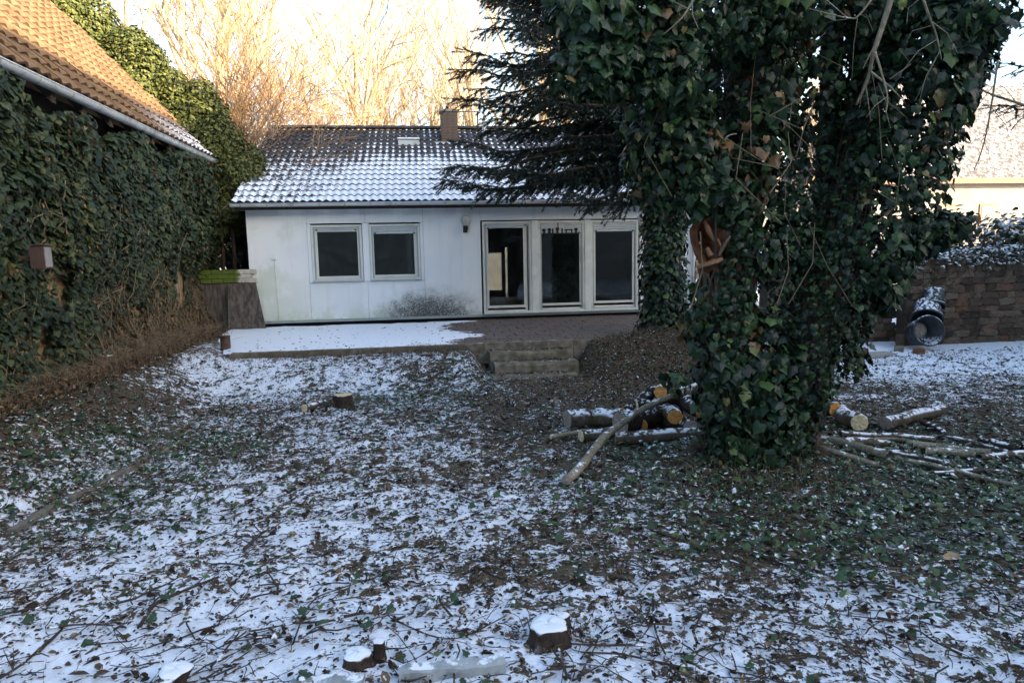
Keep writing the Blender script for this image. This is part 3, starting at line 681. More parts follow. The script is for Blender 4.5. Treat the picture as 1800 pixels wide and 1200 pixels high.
for k in range(15):
    y = 4.6 + k * .82; V = []
    for yy in (y, y + .11):
        V += [(E0.x - .04, yy, E0.z - .10), (E0.x - .04, yy, E0.z - .22), (BX + .01, yy, E0.z + .16), (BX + .01, yy, E0.z + .34)]
    MB().add(V, [(0, 1, 2, 3), (7, 6, 5, 4), (0, 4, 5, 1), (1, 5, 6, 2), (0, 3, 7, 4)]).build('rafter', MT['rafter'], bn)
gutter('gutter', (-4.40, y0b, 4.13), (-4.40, 16.6, 4.13), .075, MT['zinc'], bn, 16, (1, 0, 0))

# brown metal box on the barn wall
b0 = G(0, 0); bp = CAMC + ray(73, 452) * (-4.36 / ray(73, 452)[0])
bo = empty('metal_box', 'small brown metal box fixed on the ivy covered barn wall', 'box', None, tuple(bp))
MB().box(-.08, .07, -.09, .09, -.13, .13, .01).build('housing', MT['boxbrown'], bo)
MB().box(-.09, .09, -.105, .105, .131, .15, .006).build('lid', MT['boxbrown'], bo)
MB().box(.071, .074, -.07, .08, -.115, .115).build('side_plate', MT['boxgrey'], bo)
MB().box(-.42, -.081, -.015, .015, -.02, .02).build('mounting_arm', MT['rust'], bo)

# ------------------------------------------------------------------ low wall, slab, tin beside the house corner
lw = empty('low_garden_wall', 'low brick wall with green moss between barn and bungalow', 'wall')
MB().box(-4.75, -3.72, 15.66, 15.85, .3, 1.44).build('wall_core', MT['slab'], lw)
br = None
for r in range(3):
    for k in range(5):
        if br is None: br = MB().box(-.112, .112, -.02, .19, -.044, .044, .006).build('brick', MT['mossbrick'], lw); o = br
        else: o = br.copy(); COL.objects.link(o); o.parent = lw
        o.location = (-4.58 + k * .232 - (.10 if r % 2 else 0), 15.65 + random.uniform(-.006, .006), 1.49 + r * .096)
sl_ = MB(); A = P(400, 499, 15.56); B = P(449, 496, 15.56); C_ = P(467, 577, 15.25); D = P(402, 577, 15.25)
V = [A, B, C_, D]; nn_ = np.cross(np.array(B) - A, np.array(D) - A); nn_ /= np.linalg.norm(nn_); nn_ *= np.sign(nn_[1]) * .045
sl_.add([tuple(v) for v in V] + [tuple(np.array(v) + nn_) for v in V], [(0, 3, 2, 1), (4, 5, 6, 7), (0, 1, 5, 4), (1, 2, 6, 5), (2, 3, 7, 6), (3, 0, 4, 7)])
tag(sl_.build('leaning_slab', MT['slab']), 'dark weathered slab leaning on the bungalow corner', 'slab')
tp = G(397, 612, .44)
tn = MB().lathe([(.001, 0), (.085, 0), (.088, .02), (.082, .03), (.082, .22), (.09, .235), (.083, .235), (.078, .05), (.001, .05)], 18, Matrix.Translation((tp[0], tp[1], tp[2] - .02)))
tag(tn.build('rusty_tin', MT['rust'], None, True), 'brown rusty tin standing at the snowy terrace edge', 'tin')
# dark evergreen in the gap behind the low wall
def bushy(name, label, cat, c, rad, n, mat, size, stem=True, group=None, zs=1.0):
    b = empty(name, label, cat, group, (c[0], c[1], 0))
    d = dirs(n); rr_ = RNG.random(n) ** .45
    pos = d * rr_[:, None] * np.array(rad); pos += .25 * dirs(n) * np.array(rad) * RNG.random((n, 1)); pos[:, 2] += c[2]
    nr = norm(d + .8 * dirs(n) + np.array([0, 0, .4])); R = frames(nr, np.array([[0, 0, -1.]]) + .7 * dirs(n))
    scatter('crown', SIMPLE_V, SIMPLE_T, pos, R, size * (.6 + .8 * RNG.random(n)), mat, b)
    if stem:
        s = MB()
        for k in range(6):
            e = dirs(1)[0] * np.array(rad) * .7; s.tube([(0, 0, float(gz(c[0], c[1])) - .1), (e[0] * .3, e[1] * .3, c[2] * .5), (e[0], e[1], c[2] + e[2])], [.05, .035, .015], 5)
        s.build('stems', MT['bark'], b)
    return b
bushy('evergreen_shrub', 'dark evergreen shrub in the gap between barn and bungalow', 'shrub', (-4.5, 18.2, 2.0), (.9, .8, 1.6), 3000, MT['needle'], .09)

# ------------------------------------------------------------------ ivy on the barn wall
iw = empty('wall_ivy', 'dense dark green ivy covering the long barn wall', 'ivy', None, (BX, 11, 0)); iw.location = (0, 0, 0)
patches = [(9.65, 1.68, .32, .36), (14.3, 1.52, .62, .50), (9.2, 1.0, .14, .30), (12.3, 1.1, .25, .2)]
def wallden(y, z):
    d = np.ones_like(y)
    for py, pz, ry, rz in patches:
        rr_ = np.sqrt(((y - py) / ry) ** 2 + ((z - pz) / rz) ** 2) + .5 * fbm(y * 4, z * 4, 2); d *= sstep(.75, 1.1, rr_)
    lowfar = sstep(1.75, .9, z) * sstep(10.5, 12.5, y) * (1 - sstep(14.6, 15.8, y) * .4)
    d *= 1 - .70 * lowfar
    d *= np.clip(.80 + 1.5 * fbm(y * 2.2, z * 2.2, 3), .25, 1)
    return d
def wallbulge(y, z):
    return .09 + .26 * sstep(1.3, 3.0, z) + .55 * (fbm(y * 1.1, z * 1.3, 3) + .12) + .30 * sstep(1.0, .35, z)
n = 78000
y = 5.2 + 11.55 * RNG.random(n); z = .28 + 3.80 * RNG.random(n) ** .92
topz = 3.86 + .6 * fbm(y * .9, y * 0 + 5, 3) + .25 * sstep(11, 15, y) + 0.45 * sstep(9.4, 8.2, y)
k = (RNG.random(n) < wallden(y, z)) & (z < topz) & (z > gz(BX + .3, y) - .05)
y = y[k]; z = z[k]; n = len(y)
bul = np.clip(wallbulge(y, z), .03, .6); dpt = RNG.random(n) ** .6
pos = np.stack([BX + .02 + bul * dpt, y, z], 1)
nr = norm(np.array([[1., -.15, .38]]) + .75 * dirs(n)); R = frames(nr, np.array([[0, 0, -1.]]) + .45 * dirs(n))
brown = RNG.random(n) < (.06 + .5 * np.clip(fbm(y * 1.4 + 3, z * 1.4, 3), 0, .5) + .55 * sstep(1.9, .8, z) * sstep(9.5, 12, y) + .30 * sstep(1.3, .5, z) + .12 * sstep(13.5, 16, y))
size = (.045 + .065 * RNG.random(n)) * (1 + .15 * sstep(2, 3.5, z))
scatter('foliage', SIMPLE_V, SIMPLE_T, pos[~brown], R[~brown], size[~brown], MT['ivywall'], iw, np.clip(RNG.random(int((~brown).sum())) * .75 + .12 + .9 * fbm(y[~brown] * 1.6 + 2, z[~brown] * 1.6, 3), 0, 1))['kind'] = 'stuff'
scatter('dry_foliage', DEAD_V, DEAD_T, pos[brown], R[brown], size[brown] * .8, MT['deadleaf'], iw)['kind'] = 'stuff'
vs = MB()
for k in range(1100):
    y_ = RNG.uniform(6, 16.4); z_ = RNG.uniform(.3, 2.6); L_ = RNG.uniform(.2, .9); a_ = RNG.normal(0, 1.1) + math.pi / 2
    if RNG.random() < .6: y_ = RNG.uniform(10.5, 15.8); z_ = RNG.uniform(.3, 1.5)
    t_ = np.linspace(0, 1, 5); yy = y_ + L_ * t_ * math.cos(a_) + .05 * RNG.normal(size=5); zz_ = z_ + L_ * t_ * math.sin(a_) + .03 * RNG.normal(size=5)
    if np.any(wallden(yy, zz_) < .12) and RNG.random() < .93: continue
    xx = BX + .04 + np.clip(wallbulge(yy, zz_), .02, .4) * RNG.uniform(.3, 1.05)
    vs.tube(np.stack([xx, yy, zz_], 1), RNG.uniform(.002, .008), 4, False)
vs.build('stems', MT['dry'], iw)

# mature ivy over the far verge and gable of the barn roof, partly in the sun
iv = empty('roof_ivy', 'bushy yellow green ivy along the barn gable and verge', 'ivy')
blobs = []
def along(t): return np.array([-4.30 - 3.5 * t, 16.75, 4.05 + 3.6 * t])
for t_ in np.linspace(.0, 1.2, 15):
    p_ = along(t_); blobs.append((p_ + np.array([.05 + .15 * RNG.normal(), .15 * RNG.normal(), -.15 + .15 * RNG.normal()]), .40 + .2 * RNG.random()))
    blobs.append((p_ + np.array([.50 + .2 * RNG.normal(), .3 + .2 * RNG.normal(), .05 + .2 * RNG.normal()]), .34 + .2 * RNG.random()))
    blobs.append((p_ + np.array([.3 * RNG.normal(), .5, -.9]), .7))
for q in ((300, 150, 16.7, .40), (338, 195, 16.7, .36), (265, 105, 16.7, .36), (420, 300, 16.9, .42), (385, 330, 16.6, .40), (400, 370, 16.4, .30), (375, 400, 16.5, .35), (330, 225, 16.3, .30)):
    blobs.append((P(q[0], q[1], q[2]), q[3]))
ps = []; nrs = []
for c_, r_ in blobs:
    n = int(8000 * r_ * r_); d = dirs(n); lump = 1 + .35 * np.array(fbm(d[:, 0] * 3 + c_[0] * 7, d[:, 2] * 3 + d[:, 1] * 2 + c_[2] * 5, 3))
    ps.append(c_ + d * (r_ * lump * (1 - .35 * RNG.random(n) ** 2))[:, None]); nrs.append(norm(d + np.array([0, 0, .35]) + .7 * dirs(n)))
ps = np.concatenate(ps); nrs = np.concatenate(nrs); n = len(ps)
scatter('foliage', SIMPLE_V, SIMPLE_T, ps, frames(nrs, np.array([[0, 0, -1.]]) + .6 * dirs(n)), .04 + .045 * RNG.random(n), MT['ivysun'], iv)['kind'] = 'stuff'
s = MB()
for k in range(14):
    t_ = k / 14; a_ = along(t_); s.tube([(a_[0], 16.56, .3), (a_[0] + .1, 16.62, 2), tuple(a_)], [.06, .045, .02], 5)
s.build('stems', MT['bark'], iv)

# ------------------------------------------------------------------ bare trees and bushes behind
def grow(rng, h, r0, levels, spread, up, kids, wob=.12, first=.28, minr=.006):
    segs = []
    def rec(p, d, L, r, lev):
        m_ = 5 if lev < 2 else 4; pts = [p]; dd = d.copy()
        for i in range(m_ - 1):
            dd = norm(dd + wob * rng.normal(size=3) + np.array([0, 0, up * .12])); pts.append(pts[-1] + dd * L / (m_ - 1))
        segs.append((np.array(pts), np.linspace(r, max(minr, r * .5), m_), lev))
        if lev >= levels: return
        nk = kids[min(lev, len(kids) - 1)]
        for i in range(nk):
            f = first + (1 - first) * (i + rng.random()) / nk if lev == 0 else .2 + .8 * (i + rng.random()) / nk
            j = min(m_ - 2, int(f * (m_ - 1))); q = pts[j] + (pts[j + 1] - pts[j]) * (f * (m_ - 1) - j)
            a = rng.normal(size=3); a -= dd * (a @ dd); a = norm(a); ang = spread * (.7 + .6 * rng.random())
            nd = norm(dd * math.cos(ang) + a * math.sin(ang) + np.array([0, 0, up * .25]))
            rec(q, nd, L * (.42 + .28 * rng.random()) * (1.15 - .35 * f), max(minr, r * .5 * (1.1 - .4 * f)), lev + 1)
    rec(np.zeros(3), np.array([0, 0, 1.]), h, r0, 0)
    return segs
def tree_meshes(seed, **kw):
    rng = np.random.default_rng(seed); segs = grow(rng, **kw); tr = MB(); cr = MB()
    for pts, rad, lev in segs:
        (tr if lev == 0 else cr).tube(pts, rad, 8 if lev == 0 else (5 if lev == 1 else 3), False)
    return tr, cr
protos = []
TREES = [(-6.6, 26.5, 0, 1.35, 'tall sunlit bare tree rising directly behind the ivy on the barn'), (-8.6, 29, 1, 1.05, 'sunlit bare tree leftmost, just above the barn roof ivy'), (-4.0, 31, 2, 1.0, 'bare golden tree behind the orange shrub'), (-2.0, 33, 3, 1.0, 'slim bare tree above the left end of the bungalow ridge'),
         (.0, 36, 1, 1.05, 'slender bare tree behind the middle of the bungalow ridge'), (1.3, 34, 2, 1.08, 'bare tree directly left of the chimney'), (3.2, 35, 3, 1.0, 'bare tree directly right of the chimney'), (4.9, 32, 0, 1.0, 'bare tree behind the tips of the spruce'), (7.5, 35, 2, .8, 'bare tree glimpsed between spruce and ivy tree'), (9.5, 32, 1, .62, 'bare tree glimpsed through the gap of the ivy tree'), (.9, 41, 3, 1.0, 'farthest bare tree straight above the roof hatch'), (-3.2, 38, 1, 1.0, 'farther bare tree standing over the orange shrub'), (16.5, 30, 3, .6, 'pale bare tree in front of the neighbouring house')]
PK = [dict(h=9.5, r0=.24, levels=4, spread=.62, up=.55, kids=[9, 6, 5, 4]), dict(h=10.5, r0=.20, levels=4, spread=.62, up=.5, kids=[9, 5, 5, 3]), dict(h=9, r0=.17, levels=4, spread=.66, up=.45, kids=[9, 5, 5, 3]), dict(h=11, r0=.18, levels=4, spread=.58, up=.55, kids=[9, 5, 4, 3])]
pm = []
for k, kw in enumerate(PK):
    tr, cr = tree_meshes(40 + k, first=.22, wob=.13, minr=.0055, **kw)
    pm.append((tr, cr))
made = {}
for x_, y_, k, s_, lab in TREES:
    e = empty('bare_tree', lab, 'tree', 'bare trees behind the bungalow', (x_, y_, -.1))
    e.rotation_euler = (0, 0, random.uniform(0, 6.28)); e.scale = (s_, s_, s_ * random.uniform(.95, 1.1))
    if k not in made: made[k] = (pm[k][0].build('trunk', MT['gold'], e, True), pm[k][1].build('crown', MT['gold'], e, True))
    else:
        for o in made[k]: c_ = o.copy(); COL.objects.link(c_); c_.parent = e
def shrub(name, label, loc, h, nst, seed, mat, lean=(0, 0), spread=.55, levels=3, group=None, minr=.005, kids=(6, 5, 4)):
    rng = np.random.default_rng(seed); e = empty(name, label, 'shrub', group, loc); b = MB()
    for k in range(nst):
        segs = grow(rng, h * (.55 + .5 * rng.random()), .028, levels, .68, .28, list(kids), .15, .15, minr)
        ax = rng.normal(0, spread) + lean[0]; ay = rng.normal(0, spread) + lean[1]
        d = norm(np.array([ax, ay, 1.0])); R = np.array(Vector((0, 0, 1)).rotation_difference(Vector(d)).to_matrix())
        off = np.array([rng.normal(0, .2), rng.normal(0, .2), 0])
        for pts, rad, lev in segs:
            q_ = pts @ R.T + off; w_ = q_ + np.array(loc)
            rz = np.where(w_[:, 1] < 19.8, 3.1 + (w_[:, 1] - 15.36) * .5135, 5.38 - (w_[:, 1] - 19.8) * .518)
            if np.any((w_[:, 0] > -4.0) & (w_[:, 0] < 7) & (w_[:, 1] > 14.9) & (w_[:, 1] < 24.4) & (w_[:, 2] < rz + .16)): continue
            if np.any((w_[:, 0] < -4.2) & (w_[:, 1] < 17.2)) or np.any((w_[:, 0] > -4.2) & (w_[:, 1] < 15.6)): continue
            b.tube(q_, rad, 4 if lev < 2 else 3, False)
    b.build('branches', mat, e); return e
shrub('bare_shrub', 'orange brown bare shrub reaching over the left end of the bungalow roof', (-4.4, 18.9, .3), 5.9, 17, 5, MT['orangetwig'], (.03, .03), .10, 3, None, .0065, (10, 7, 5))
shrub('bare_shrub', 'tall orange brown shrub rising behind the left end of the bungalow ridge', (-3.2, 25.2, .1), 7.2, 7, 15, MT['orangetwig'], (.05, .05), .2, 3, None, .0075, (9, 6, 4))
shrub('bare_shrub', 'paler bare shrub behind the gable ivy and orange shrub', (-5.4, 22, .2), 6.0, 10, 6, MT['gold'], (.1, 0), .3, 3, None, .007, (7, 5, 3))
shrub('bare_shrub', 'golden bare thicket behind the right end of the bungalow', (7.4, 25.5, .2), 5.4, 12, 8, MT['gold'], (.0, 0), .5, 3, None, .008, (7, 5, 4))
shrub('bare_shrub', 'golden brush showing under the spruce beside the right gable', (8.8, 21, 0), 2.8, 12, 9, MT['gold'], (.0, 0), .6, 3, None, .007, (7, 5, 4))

# pale wall added behind the house so the back openings look sunlit
pw_ = MB().box(-4, 8.5, 29.5, 29.75, -.2, 2.6)
tag(pw_.build('backdrop_wall', MT['pale']), 'pale wall added to brighten the view through the left terrace door', 'wall')

# ------------------------------------------------------------------ stone wall, tubs and neighbour on the right
sw = empty('stone_wall', 'dark rubble stone boundary wall behind the black tubs', 'wall')
WY = 12.25; WT = 1.62
MB().box(9.62, 16.5, WY + .03, WY + .45, -.2, WT).box(6.9, 9.61, WY + .62, WY + .95, -.2, WT - .05).build('mortar', MT['mortar'], sw)
def stone_proto(seed):
    r_ = np.random.default_rng(seed); V = []
    for yy, k in ((.10, .0), (-.015, .0), (-.045, .24)):
        for sx, sz in ((-1, -1), (0, -1.05), (1, -1), (1.05, 0), (1, 1), (0, 1.04), (-1, 1), (-1.04, 0)):
            V.append((sx * .5 * (1 - k) * (1 + .10 * r_.normal()), yy + .012 * r_.normal(), sz * .5 * (1 - k) * (1 + .10 * r_.normal())))
    V.append((0, -.05, 0)); Q = [(l * 8 + i, l * 8 + (i + 1) % 8, (l + 1) * 8 + (i + 1) % 8, (l + 1) * 8 + i) for l in (0, 1) for i in range(8)]
    return np.array(V), np.array(Q), np.array([(24, 16 + i, 16 + (i + 1) % 8) for i in range(8)])
spr = []
for k in range(6):
    V, Qs, Ts = stone_proto(k); spr.append(npmesh('stone', V, [Qs, Ts], MT['stone'], sw))
used = [False] * 6; cnt = 0
def lay(x0, x1, yb, zt):
    global cnt
    z = -.02
    while z < zt - .05:
        h = random.uniform(.10, .165); x_ = x0 + random.uniform(-.1, 0)
        while x_ < x1:
            wd = random.uniform(.15, .38)
            if cnt < 299:
                k = random.randrange(6); o = spr[k] if not used[k] else spr[k].copy()
                if used[k]: COL.objects.link(o); o.parent = sw
                used[k] = True; cnt += 1
                o.location = (x_ + wd / 2, yb + .02 + random.uniform(-.015, .015), z + h / 2); o.scale = (wd * 1.0, 1, h * 1.02); o.rotation_euler = (random.uniform(-.1, .1), random.uniform(-.14, .14), random.uniform(-.1, .1))
            x_ += wd
        z += h
lay(9.66, 13.5, WY, WT); lay(7.6, 9.6, WY + .58, WT - .04)
# tangled growth with snow on the wall top
wtv = empty('wall_top_growth', 'tangle of snow flecked ivy and stems on the stone wall', 'ivy')
n = 4200; xx = RNG.uniform(6.8, 16.5, n); zz_ = WT - .04 + .34 * RNG.random(n) * (1 + .5 * np.array(fbm(xx, xx * 0, 3))) - .12 * (RNG.random(n) < .35) * RNG.random(n)
pos = np.stack([xx, np.where(xx < 9.6, WY + .7, WY + .15) + RNG.uniform(-.32, .4, n), zz_], 1)
MT['snowyivy'] = leafmat('snowy_ivy_leaf', [(0, (.02, .03, .016)), (.6, (.045, .06, .03)), (1, (.12, .09, .05))], .6, .3, .55)
scatter('foliage', SIMPLE_V, SIMPLE_T, pos, frames(np.array([[0, -.3, .8]]) + .7 * dirs(n), np.array([[0, -.4, -1.]]) + .6 * dirs(n)), .05 + .06 * RNG.random(n), MT['snowyivy'], wtv)['kind'] = 'stuff'
b = MB()
for k in range(420):
    x_ = RNG.uniform(6.9, 16); p0 = np.array([x_, (WY + .2 if x_ > 9.6 else WY + .75) + RNG.uniform(-.2, .3), WT + RNG.uniform(-.05, .2)]); d = norm(np.array([RNG.normal(), -.25 * RNG.random(), .5 * RNG.normal() + .1])); L_ = RNG.uniform(.3, 1.0)
    b.tube([p0, p0 + d * L_ * .5 + .06 * RNG.normal(size=3), p0 + d * L_ + np.array([0, -.1, -.25 * RNG.random()])], RNG.uniform(.004, .010), 4, False)
for k in range(34):
    x_ = RNG.uniform(9.7, 14); b.tube([(x_, WY - .02, WT + .05), (x_ + .05 * RNG.normal(), WY - .10, WT - .08), (x_ + .08 * RNG.normal(), WY - .09, WT - RNG.uniform(.15, .6))], .006, 4, False)
b.build('stems', MT['twig'], wtv)
for k, (x_, y_, s_, lab) in enumerate(((13.0, 13.6, 1.0, 'snowy leaved bramble above the stone wall at the right edge'), (11.3, 13.8, .8, 'snowy leaved bramble above the stone wall next to the ivy tree'))):
    e = bushy('bramble', lab, 'shrub', (x_, y_, 2.15), (1.1 * s_, .5, .5), 900, MT['snowyivy'], .10, True)

def tub(name, label, px, py, yy, r, h, axis, mouth=True):
    e = empty(name, label, 'tub', 'black plastic tubs piled by the stone wall')
    ax = Vector(axis).normalized(); M = Matrix.Translation(Vector(P(px, py, yy))) @ Vector((0, 0, 1)).rotation_difference(ax).to_matrix().to_4x4()
    MB().lathe([(.001, -h / 2), (r * .80, -h / 2), (r * .84, -h / 2 + .03), (r * .97, h / 2 - .05), (r * .97, h / 2), (r * .93, h / 2), (r * .81, -h / 2 + .03), (.001, -h / 2 + .03)], 28, M).build('body', MT['tub'], e, True)
    MB().lathe([(r * .975, h / 2 - .05), (r * 1.05, h / 2 - .045), (r * 1.06, h / 2 - .005), (r * .95, h / 2 + .006), (r * .95, h / 2 - .01)], 28, M).build('rim', MT['tub'], e, True)
    hb_ = MB()
    for s_ in (-1, 1):
        pts = [M @ Vector((s_ * r * (.99 + .16 * math.sin(t)), .10 * math.cos(t), h / 2 - .07)) for t in np.linspace(0, math.pi, 7)]
        hb_.tube([tuple(q) for q in pts], .012, 6)
    hb_.build('handle', MT['tub'], e, True)
    return e, M
e, M = tub('plastic_tub', 'black tub lying at the bottom with its open mouth facing out', 1622, 583, 11.75, .28, .44, (-.18, -1, .22))
MB().lathe([(.001, -.02), (.10, -.015), (.15, -.05), (.17, -.12)], 14, M @ Matrix.Translation((0, .05, -.06))).build('soil_and_snow', MT['cutgrey'], e, True)
tub('plastic_tub', 'snowy black tub in the middle of the leaning pile', 1630, 549, 11.92, .27, .40, (-.45, -.55, -.62))
tub('plastic_tub', 'smallest black tub on top of the leaning pile', 1641, 524, 12.0, .21, .34, (-.30, -.32, -.85))
e, M = tub('bucket', 'small black bucket standing in snow beside the ivy tree', 1497, 619, 11.2, .15, .24, (0, 0, 1)); e['category'] = 'bucket'; del e['group']
def block(name, label, px, py, sz, mat, rz=0, cat='brick'):
    g_ = G(px, py, 0); z0 = float(gz(g_[0], g_[1])); g_ = G(px, py, z0)
    o = MB().box(-sz[0] / 2, sz[0] / 2, -sz[1] / 2, sz[1] / 2, 0, sz[2], min(sz) * .12).build(name, mat); o.location = (g_[0], g_[1], z0 - .01); o.rotation_euler = (0, 0, rz)
    return tag(o, label, cat)
block('brick', 'broken red brick lying in snow before the tubs', 1615, 622, (.20, .11, .10), MT['redbrick'], .3)
block('concrete_block', 'flat concrete block between bucket and tubs', 1543, 628, (.46, .2, .10), MT['concrete'], .1, 'block')
block('stone', 'rounded stone at the foot of the rubble wall left of the tubs', 1585, 607, (.18, .16, .24), MT['stone'], .5, 'stone')
block('rubble_piece', 'snowy flat rubble piece leaning left of the bottom tub', 1580, 617, (.3, .16, .10), MT['step'], .9, 'rubble')

nb = empty('neighbour_house', 'sunlit house with snowy roof beyond the stone wall', 'house')
NX0, NX1, NY = 19.5, 34, 27.5
def nbp(x, y, z): return (x, y, z)
MB().box(NX0, NX1, NY, NY + 8, -.2, 4.75).build('wall', MT['render'], nb)
V = [(NX0 - .3, NY - .4, 4.75), (NX1, NY - .4, 4.75), (NX1, NY + 4, 9.7), (NX0 - .3, NY + 4, 9.7), (NX0 - .3, NY + 8.4, 4.75), (NX1, NY + 8.4, 4.75)]
MB().add(V + [(a_, b_, c_ - .14) for a_, b_, c_ in V], [(0, 1, 2, 3), (3, 2, 5, 4), (7, 6, 9, 8), (8, 9, 10, 11), (0, 6, 7, 1), (0, 3, 9, 6), (3, 4, 10, 9)]).build('roof', MT['nroof'], nb)
MB().box(NX0 - .3, NX1, NY - .46, NY - .405, 4.55, 4.78).build('eave_board', MT['brownwood'], nb)
for x_ in (23.0, 25.0, 27.4):
    wn = MB().box(x_ - .45, x_ + .45, NY - .04, NY - .002, 2.3, 3.7).build('window', MT['brownwood'], nb)
    MB().box(x_ - .36, x_ + .36, NY - .05, NY - .041, 2.4, 3.6).build('pane', MT['black'], wn)
# unseen houses; the two on the right are added to block the sun
def unseen_house(name, label, x0, x1, y0, y1, h, rh, ridge):
    e = empty(name, label, 'house')
    MB().box(x0, x1, y0, y1, -.3, h).build('wall', MT['greywall'], e)
    if ridge == 'y':
        xm = (x0 + x1) / 2; V = [(x0 - .4, y0, h), (x0 - .4, y1, h), (xm, y1, h + rh), (xm, y0, h + rh), (x1 + .4, y1, h), (x1 + .4, y0, h)]
    else:
        ym = (y0 + y1) / 2; V = [(x1, y0 - .4, h), (x0, y0 - .4, h), (x0, ym, h + rh), (x1, ym, h + rh), (x0, y1 + .4, h), (x1, y1 + .4, h)]
    MB().add(V, [(0, 1, 2, 3), (3, 2, 4, 5)], [(0, 3, 5), (1, 4, 2)]).build('roof', MT['greyroof'], e)
unseen_house('unseen_house', 'unseen tall grey house added on the right to shade the garden', 17.5, 27, -34, 0.5, 8.8, 4.65, 'y')
unseen_house('unseen_house', 'unseen taller grey house added on the right to shade the chimney', 17.5, 27, .6, 11.8, 9.2, 4.6, 'y')
unseen_house('unseen_house', 'grey tenement house behind the viewer', -16, 16.5, -27, -15, 6.5, 3.2, 'x')

# ------------------------------------------------------------------ spruce with ivy clad trunk
SX, SY = 4.3, 11.75
sp = empty('spruce_tree', 'dark spruce with drooping branches hanging before the bungalow roof', 'tree', None, (SX, SY, .2)); sp.location = (0, 0, 0)
trn = MB(); zz_ = np.linspace(.1, 13, 14); trn.tube(np.stack([SX + .06 * np.sin(zz_), SY + .05 * np.cos(zz_ * 1.3), zz_], 1), np.linspace(.24, .05, 14), 12)
trn.build('trunk', MT['sbark'], sp, True)
nn_ = 40; t_ = RNG.random(nn_); ang = RNG.random(nn_) * 6.283
SHV = [(0, 0, -.03), (.026, 0, .02), (-.026, 0, .02), (0, 1, 0)]; SHT = [(0, 1, 3), (1, 2, 3), (2, 0, 3)]
for a_, q in zip(ang, t_):
    i = len(SHV); d = np.array([math.cos(a_), .9, math.sin(a_)]); sd = np.array([-math.sin(a_), 0, math.cos(a_)]) * .036
    b0_ = np.array([0, q, 0]); SHV += [tuple(b0_ - sd), tuple(b0_ + sd), tuple(b0_ + d * .21)]; SHT.append((i, i + 1, i + 2))
SHV = np.array(SHV); SHT = np.array(SHT)
sh_p = []; sh_d = []; sh_l = []; brm = MB()
def spruce_branch(z0, az, L_, droop, lift=.15, dens=1.0):
    m_ = 12; t = np.linspace(0, 1, m_); dirx = np.array([math.cos(az), math.sin(az), 0]); sidev = np.array([-dirx[1], dirx[0], 0])
    wob = np.cumsum(RNG.normal(0, .03, m_)) * L_ * .3
    pts = np.array([SX, SY, z0]) + dirx * (L_ * t)[:, None] + np.array([0, 0, 1]) * (L_ * (lift * t - droop * t ** 2 + .10 * sstep(.75, 1, t)))[:, None] + sidev * wob[:, None]
    brm.tube(pts, np.linspace(.045, .008, m_), 5, False)
    st_ = np.arange(.10 * L_, L_, .115 / dens)
    for s_ in st_:
        f = s_ / L_ * (m_ - 1); j = min(int(f), m_ - 2); p_ = pts[j] + (pts[j + 1] - pts[j]) * (f - j); tg = norm(pts[j + 1] - pts[j])
        for sgn in (-1, 1):
            bl = (1.0 - .72 * s_ / L_) * .85 * RNG.uniform(.55, 1.15) + .10
            d = norm(tg * RNG.uniform(.5, 1.0) + sidev * sgn * RNG.uniform(.45, 1.0) + np.array([0, 0, RNG.uniform(-.75, -.1)]))
            q = p_.copy(); stp = .16; k = max(1, int(bl / stp))
            for i in range(k):
                dd = norm(d + np.array([0, 0, -.12 * i]) + .14 * RNG.normal(size=3)); sh_p.append(q.copy()); sh_d.append(dd); sh_l.append(stp * 1.12)
                if i and RNG.random() < .6:
                    d3 = norm(dd + .9 * RNG.normal(size=3) * np.array([1, 1, .4])); sh_p.append(q.copy()); sh_d.append(d3); sh_l.append(stp * RNG.uniform(.7, 1.1))
                q = q + dd * stp
    sh_p.append(pts[-1]); sh_d.append(norm(pts[-1] - pts[-2])); sh_l.append(.2)
pi = math.pi
LEFT = [(3.15, 1.02, 3.9, .18, .08), (3.5, .97, 3.4, .22, .1), (3.7, 1.05, 3.9, .30, .1), (4.2, .96, 3.1, .24, .1), (4.4, 1.08, 3.7, .26, .15), (5.0, 1.0, 3.5, .22, .12), (5.3, .93, 3.3, .25, .15), (5.9, 1.04, 3.6, .18, .18), (6.1, .98, 3.4, .15, .15), (6.6, 1.07, 3.7, .18, .15), (6.9, .95, 3.2, .2, .2), (7.5, 1.02, 3.1, .2, .2), (8.0, .98, 2.9, .2, .2), (2.95, 1.18, 2.2, .20, .05), (4.8, 1.15, 3.0, .25, .1), (5.6, 1.12, 3.0, .2, .1), (6.4, 1.14, 3.0, .2, .1), (3.4, 1.10, 2.9, .25, .1), (3.9, .9, 3.0, .25, .1), (5.5, .88, 2.8, .2, .1), (6.3, .9, 3.0, .2, .15)]
for z0, az, L_, dr, li in LEFT: spruce_branch(z0, az * pi, L_, dr, li, 1.5)
for k in range(34): spruce_branch(RNG.uniform(3.2, 7.6), RNG.uniform(.9, 1.22) * pi, RNG.uniform(2.2, 3.6), RNG.uniform(.16, .3), RNG.uniform(.05, .18), 1.3)
for k in range(20): spruce_branch(RNG.uniform(3.6, 9.5), RNG.uniform(-.45, .95) * pi, RNG.uniform(1.8, 2.9), .22, .1, .8)
sh_p = np.array(sh_p); sh_d = np.array(sh_d); sh_l = np.array(sh_l); n = len(sh_p)
up_ = norm(np.cross(sh_d, dirs(n))); sd = np.cross(sh_d, up_)
scatter('needles', SHV, SHT, sh_p, np.stack([sd, sh_d, up_], 2), sh_l, MT['needle'], sp)['kind'] = 'stuff'
brm.build('branches', MT['sbark'], sp)
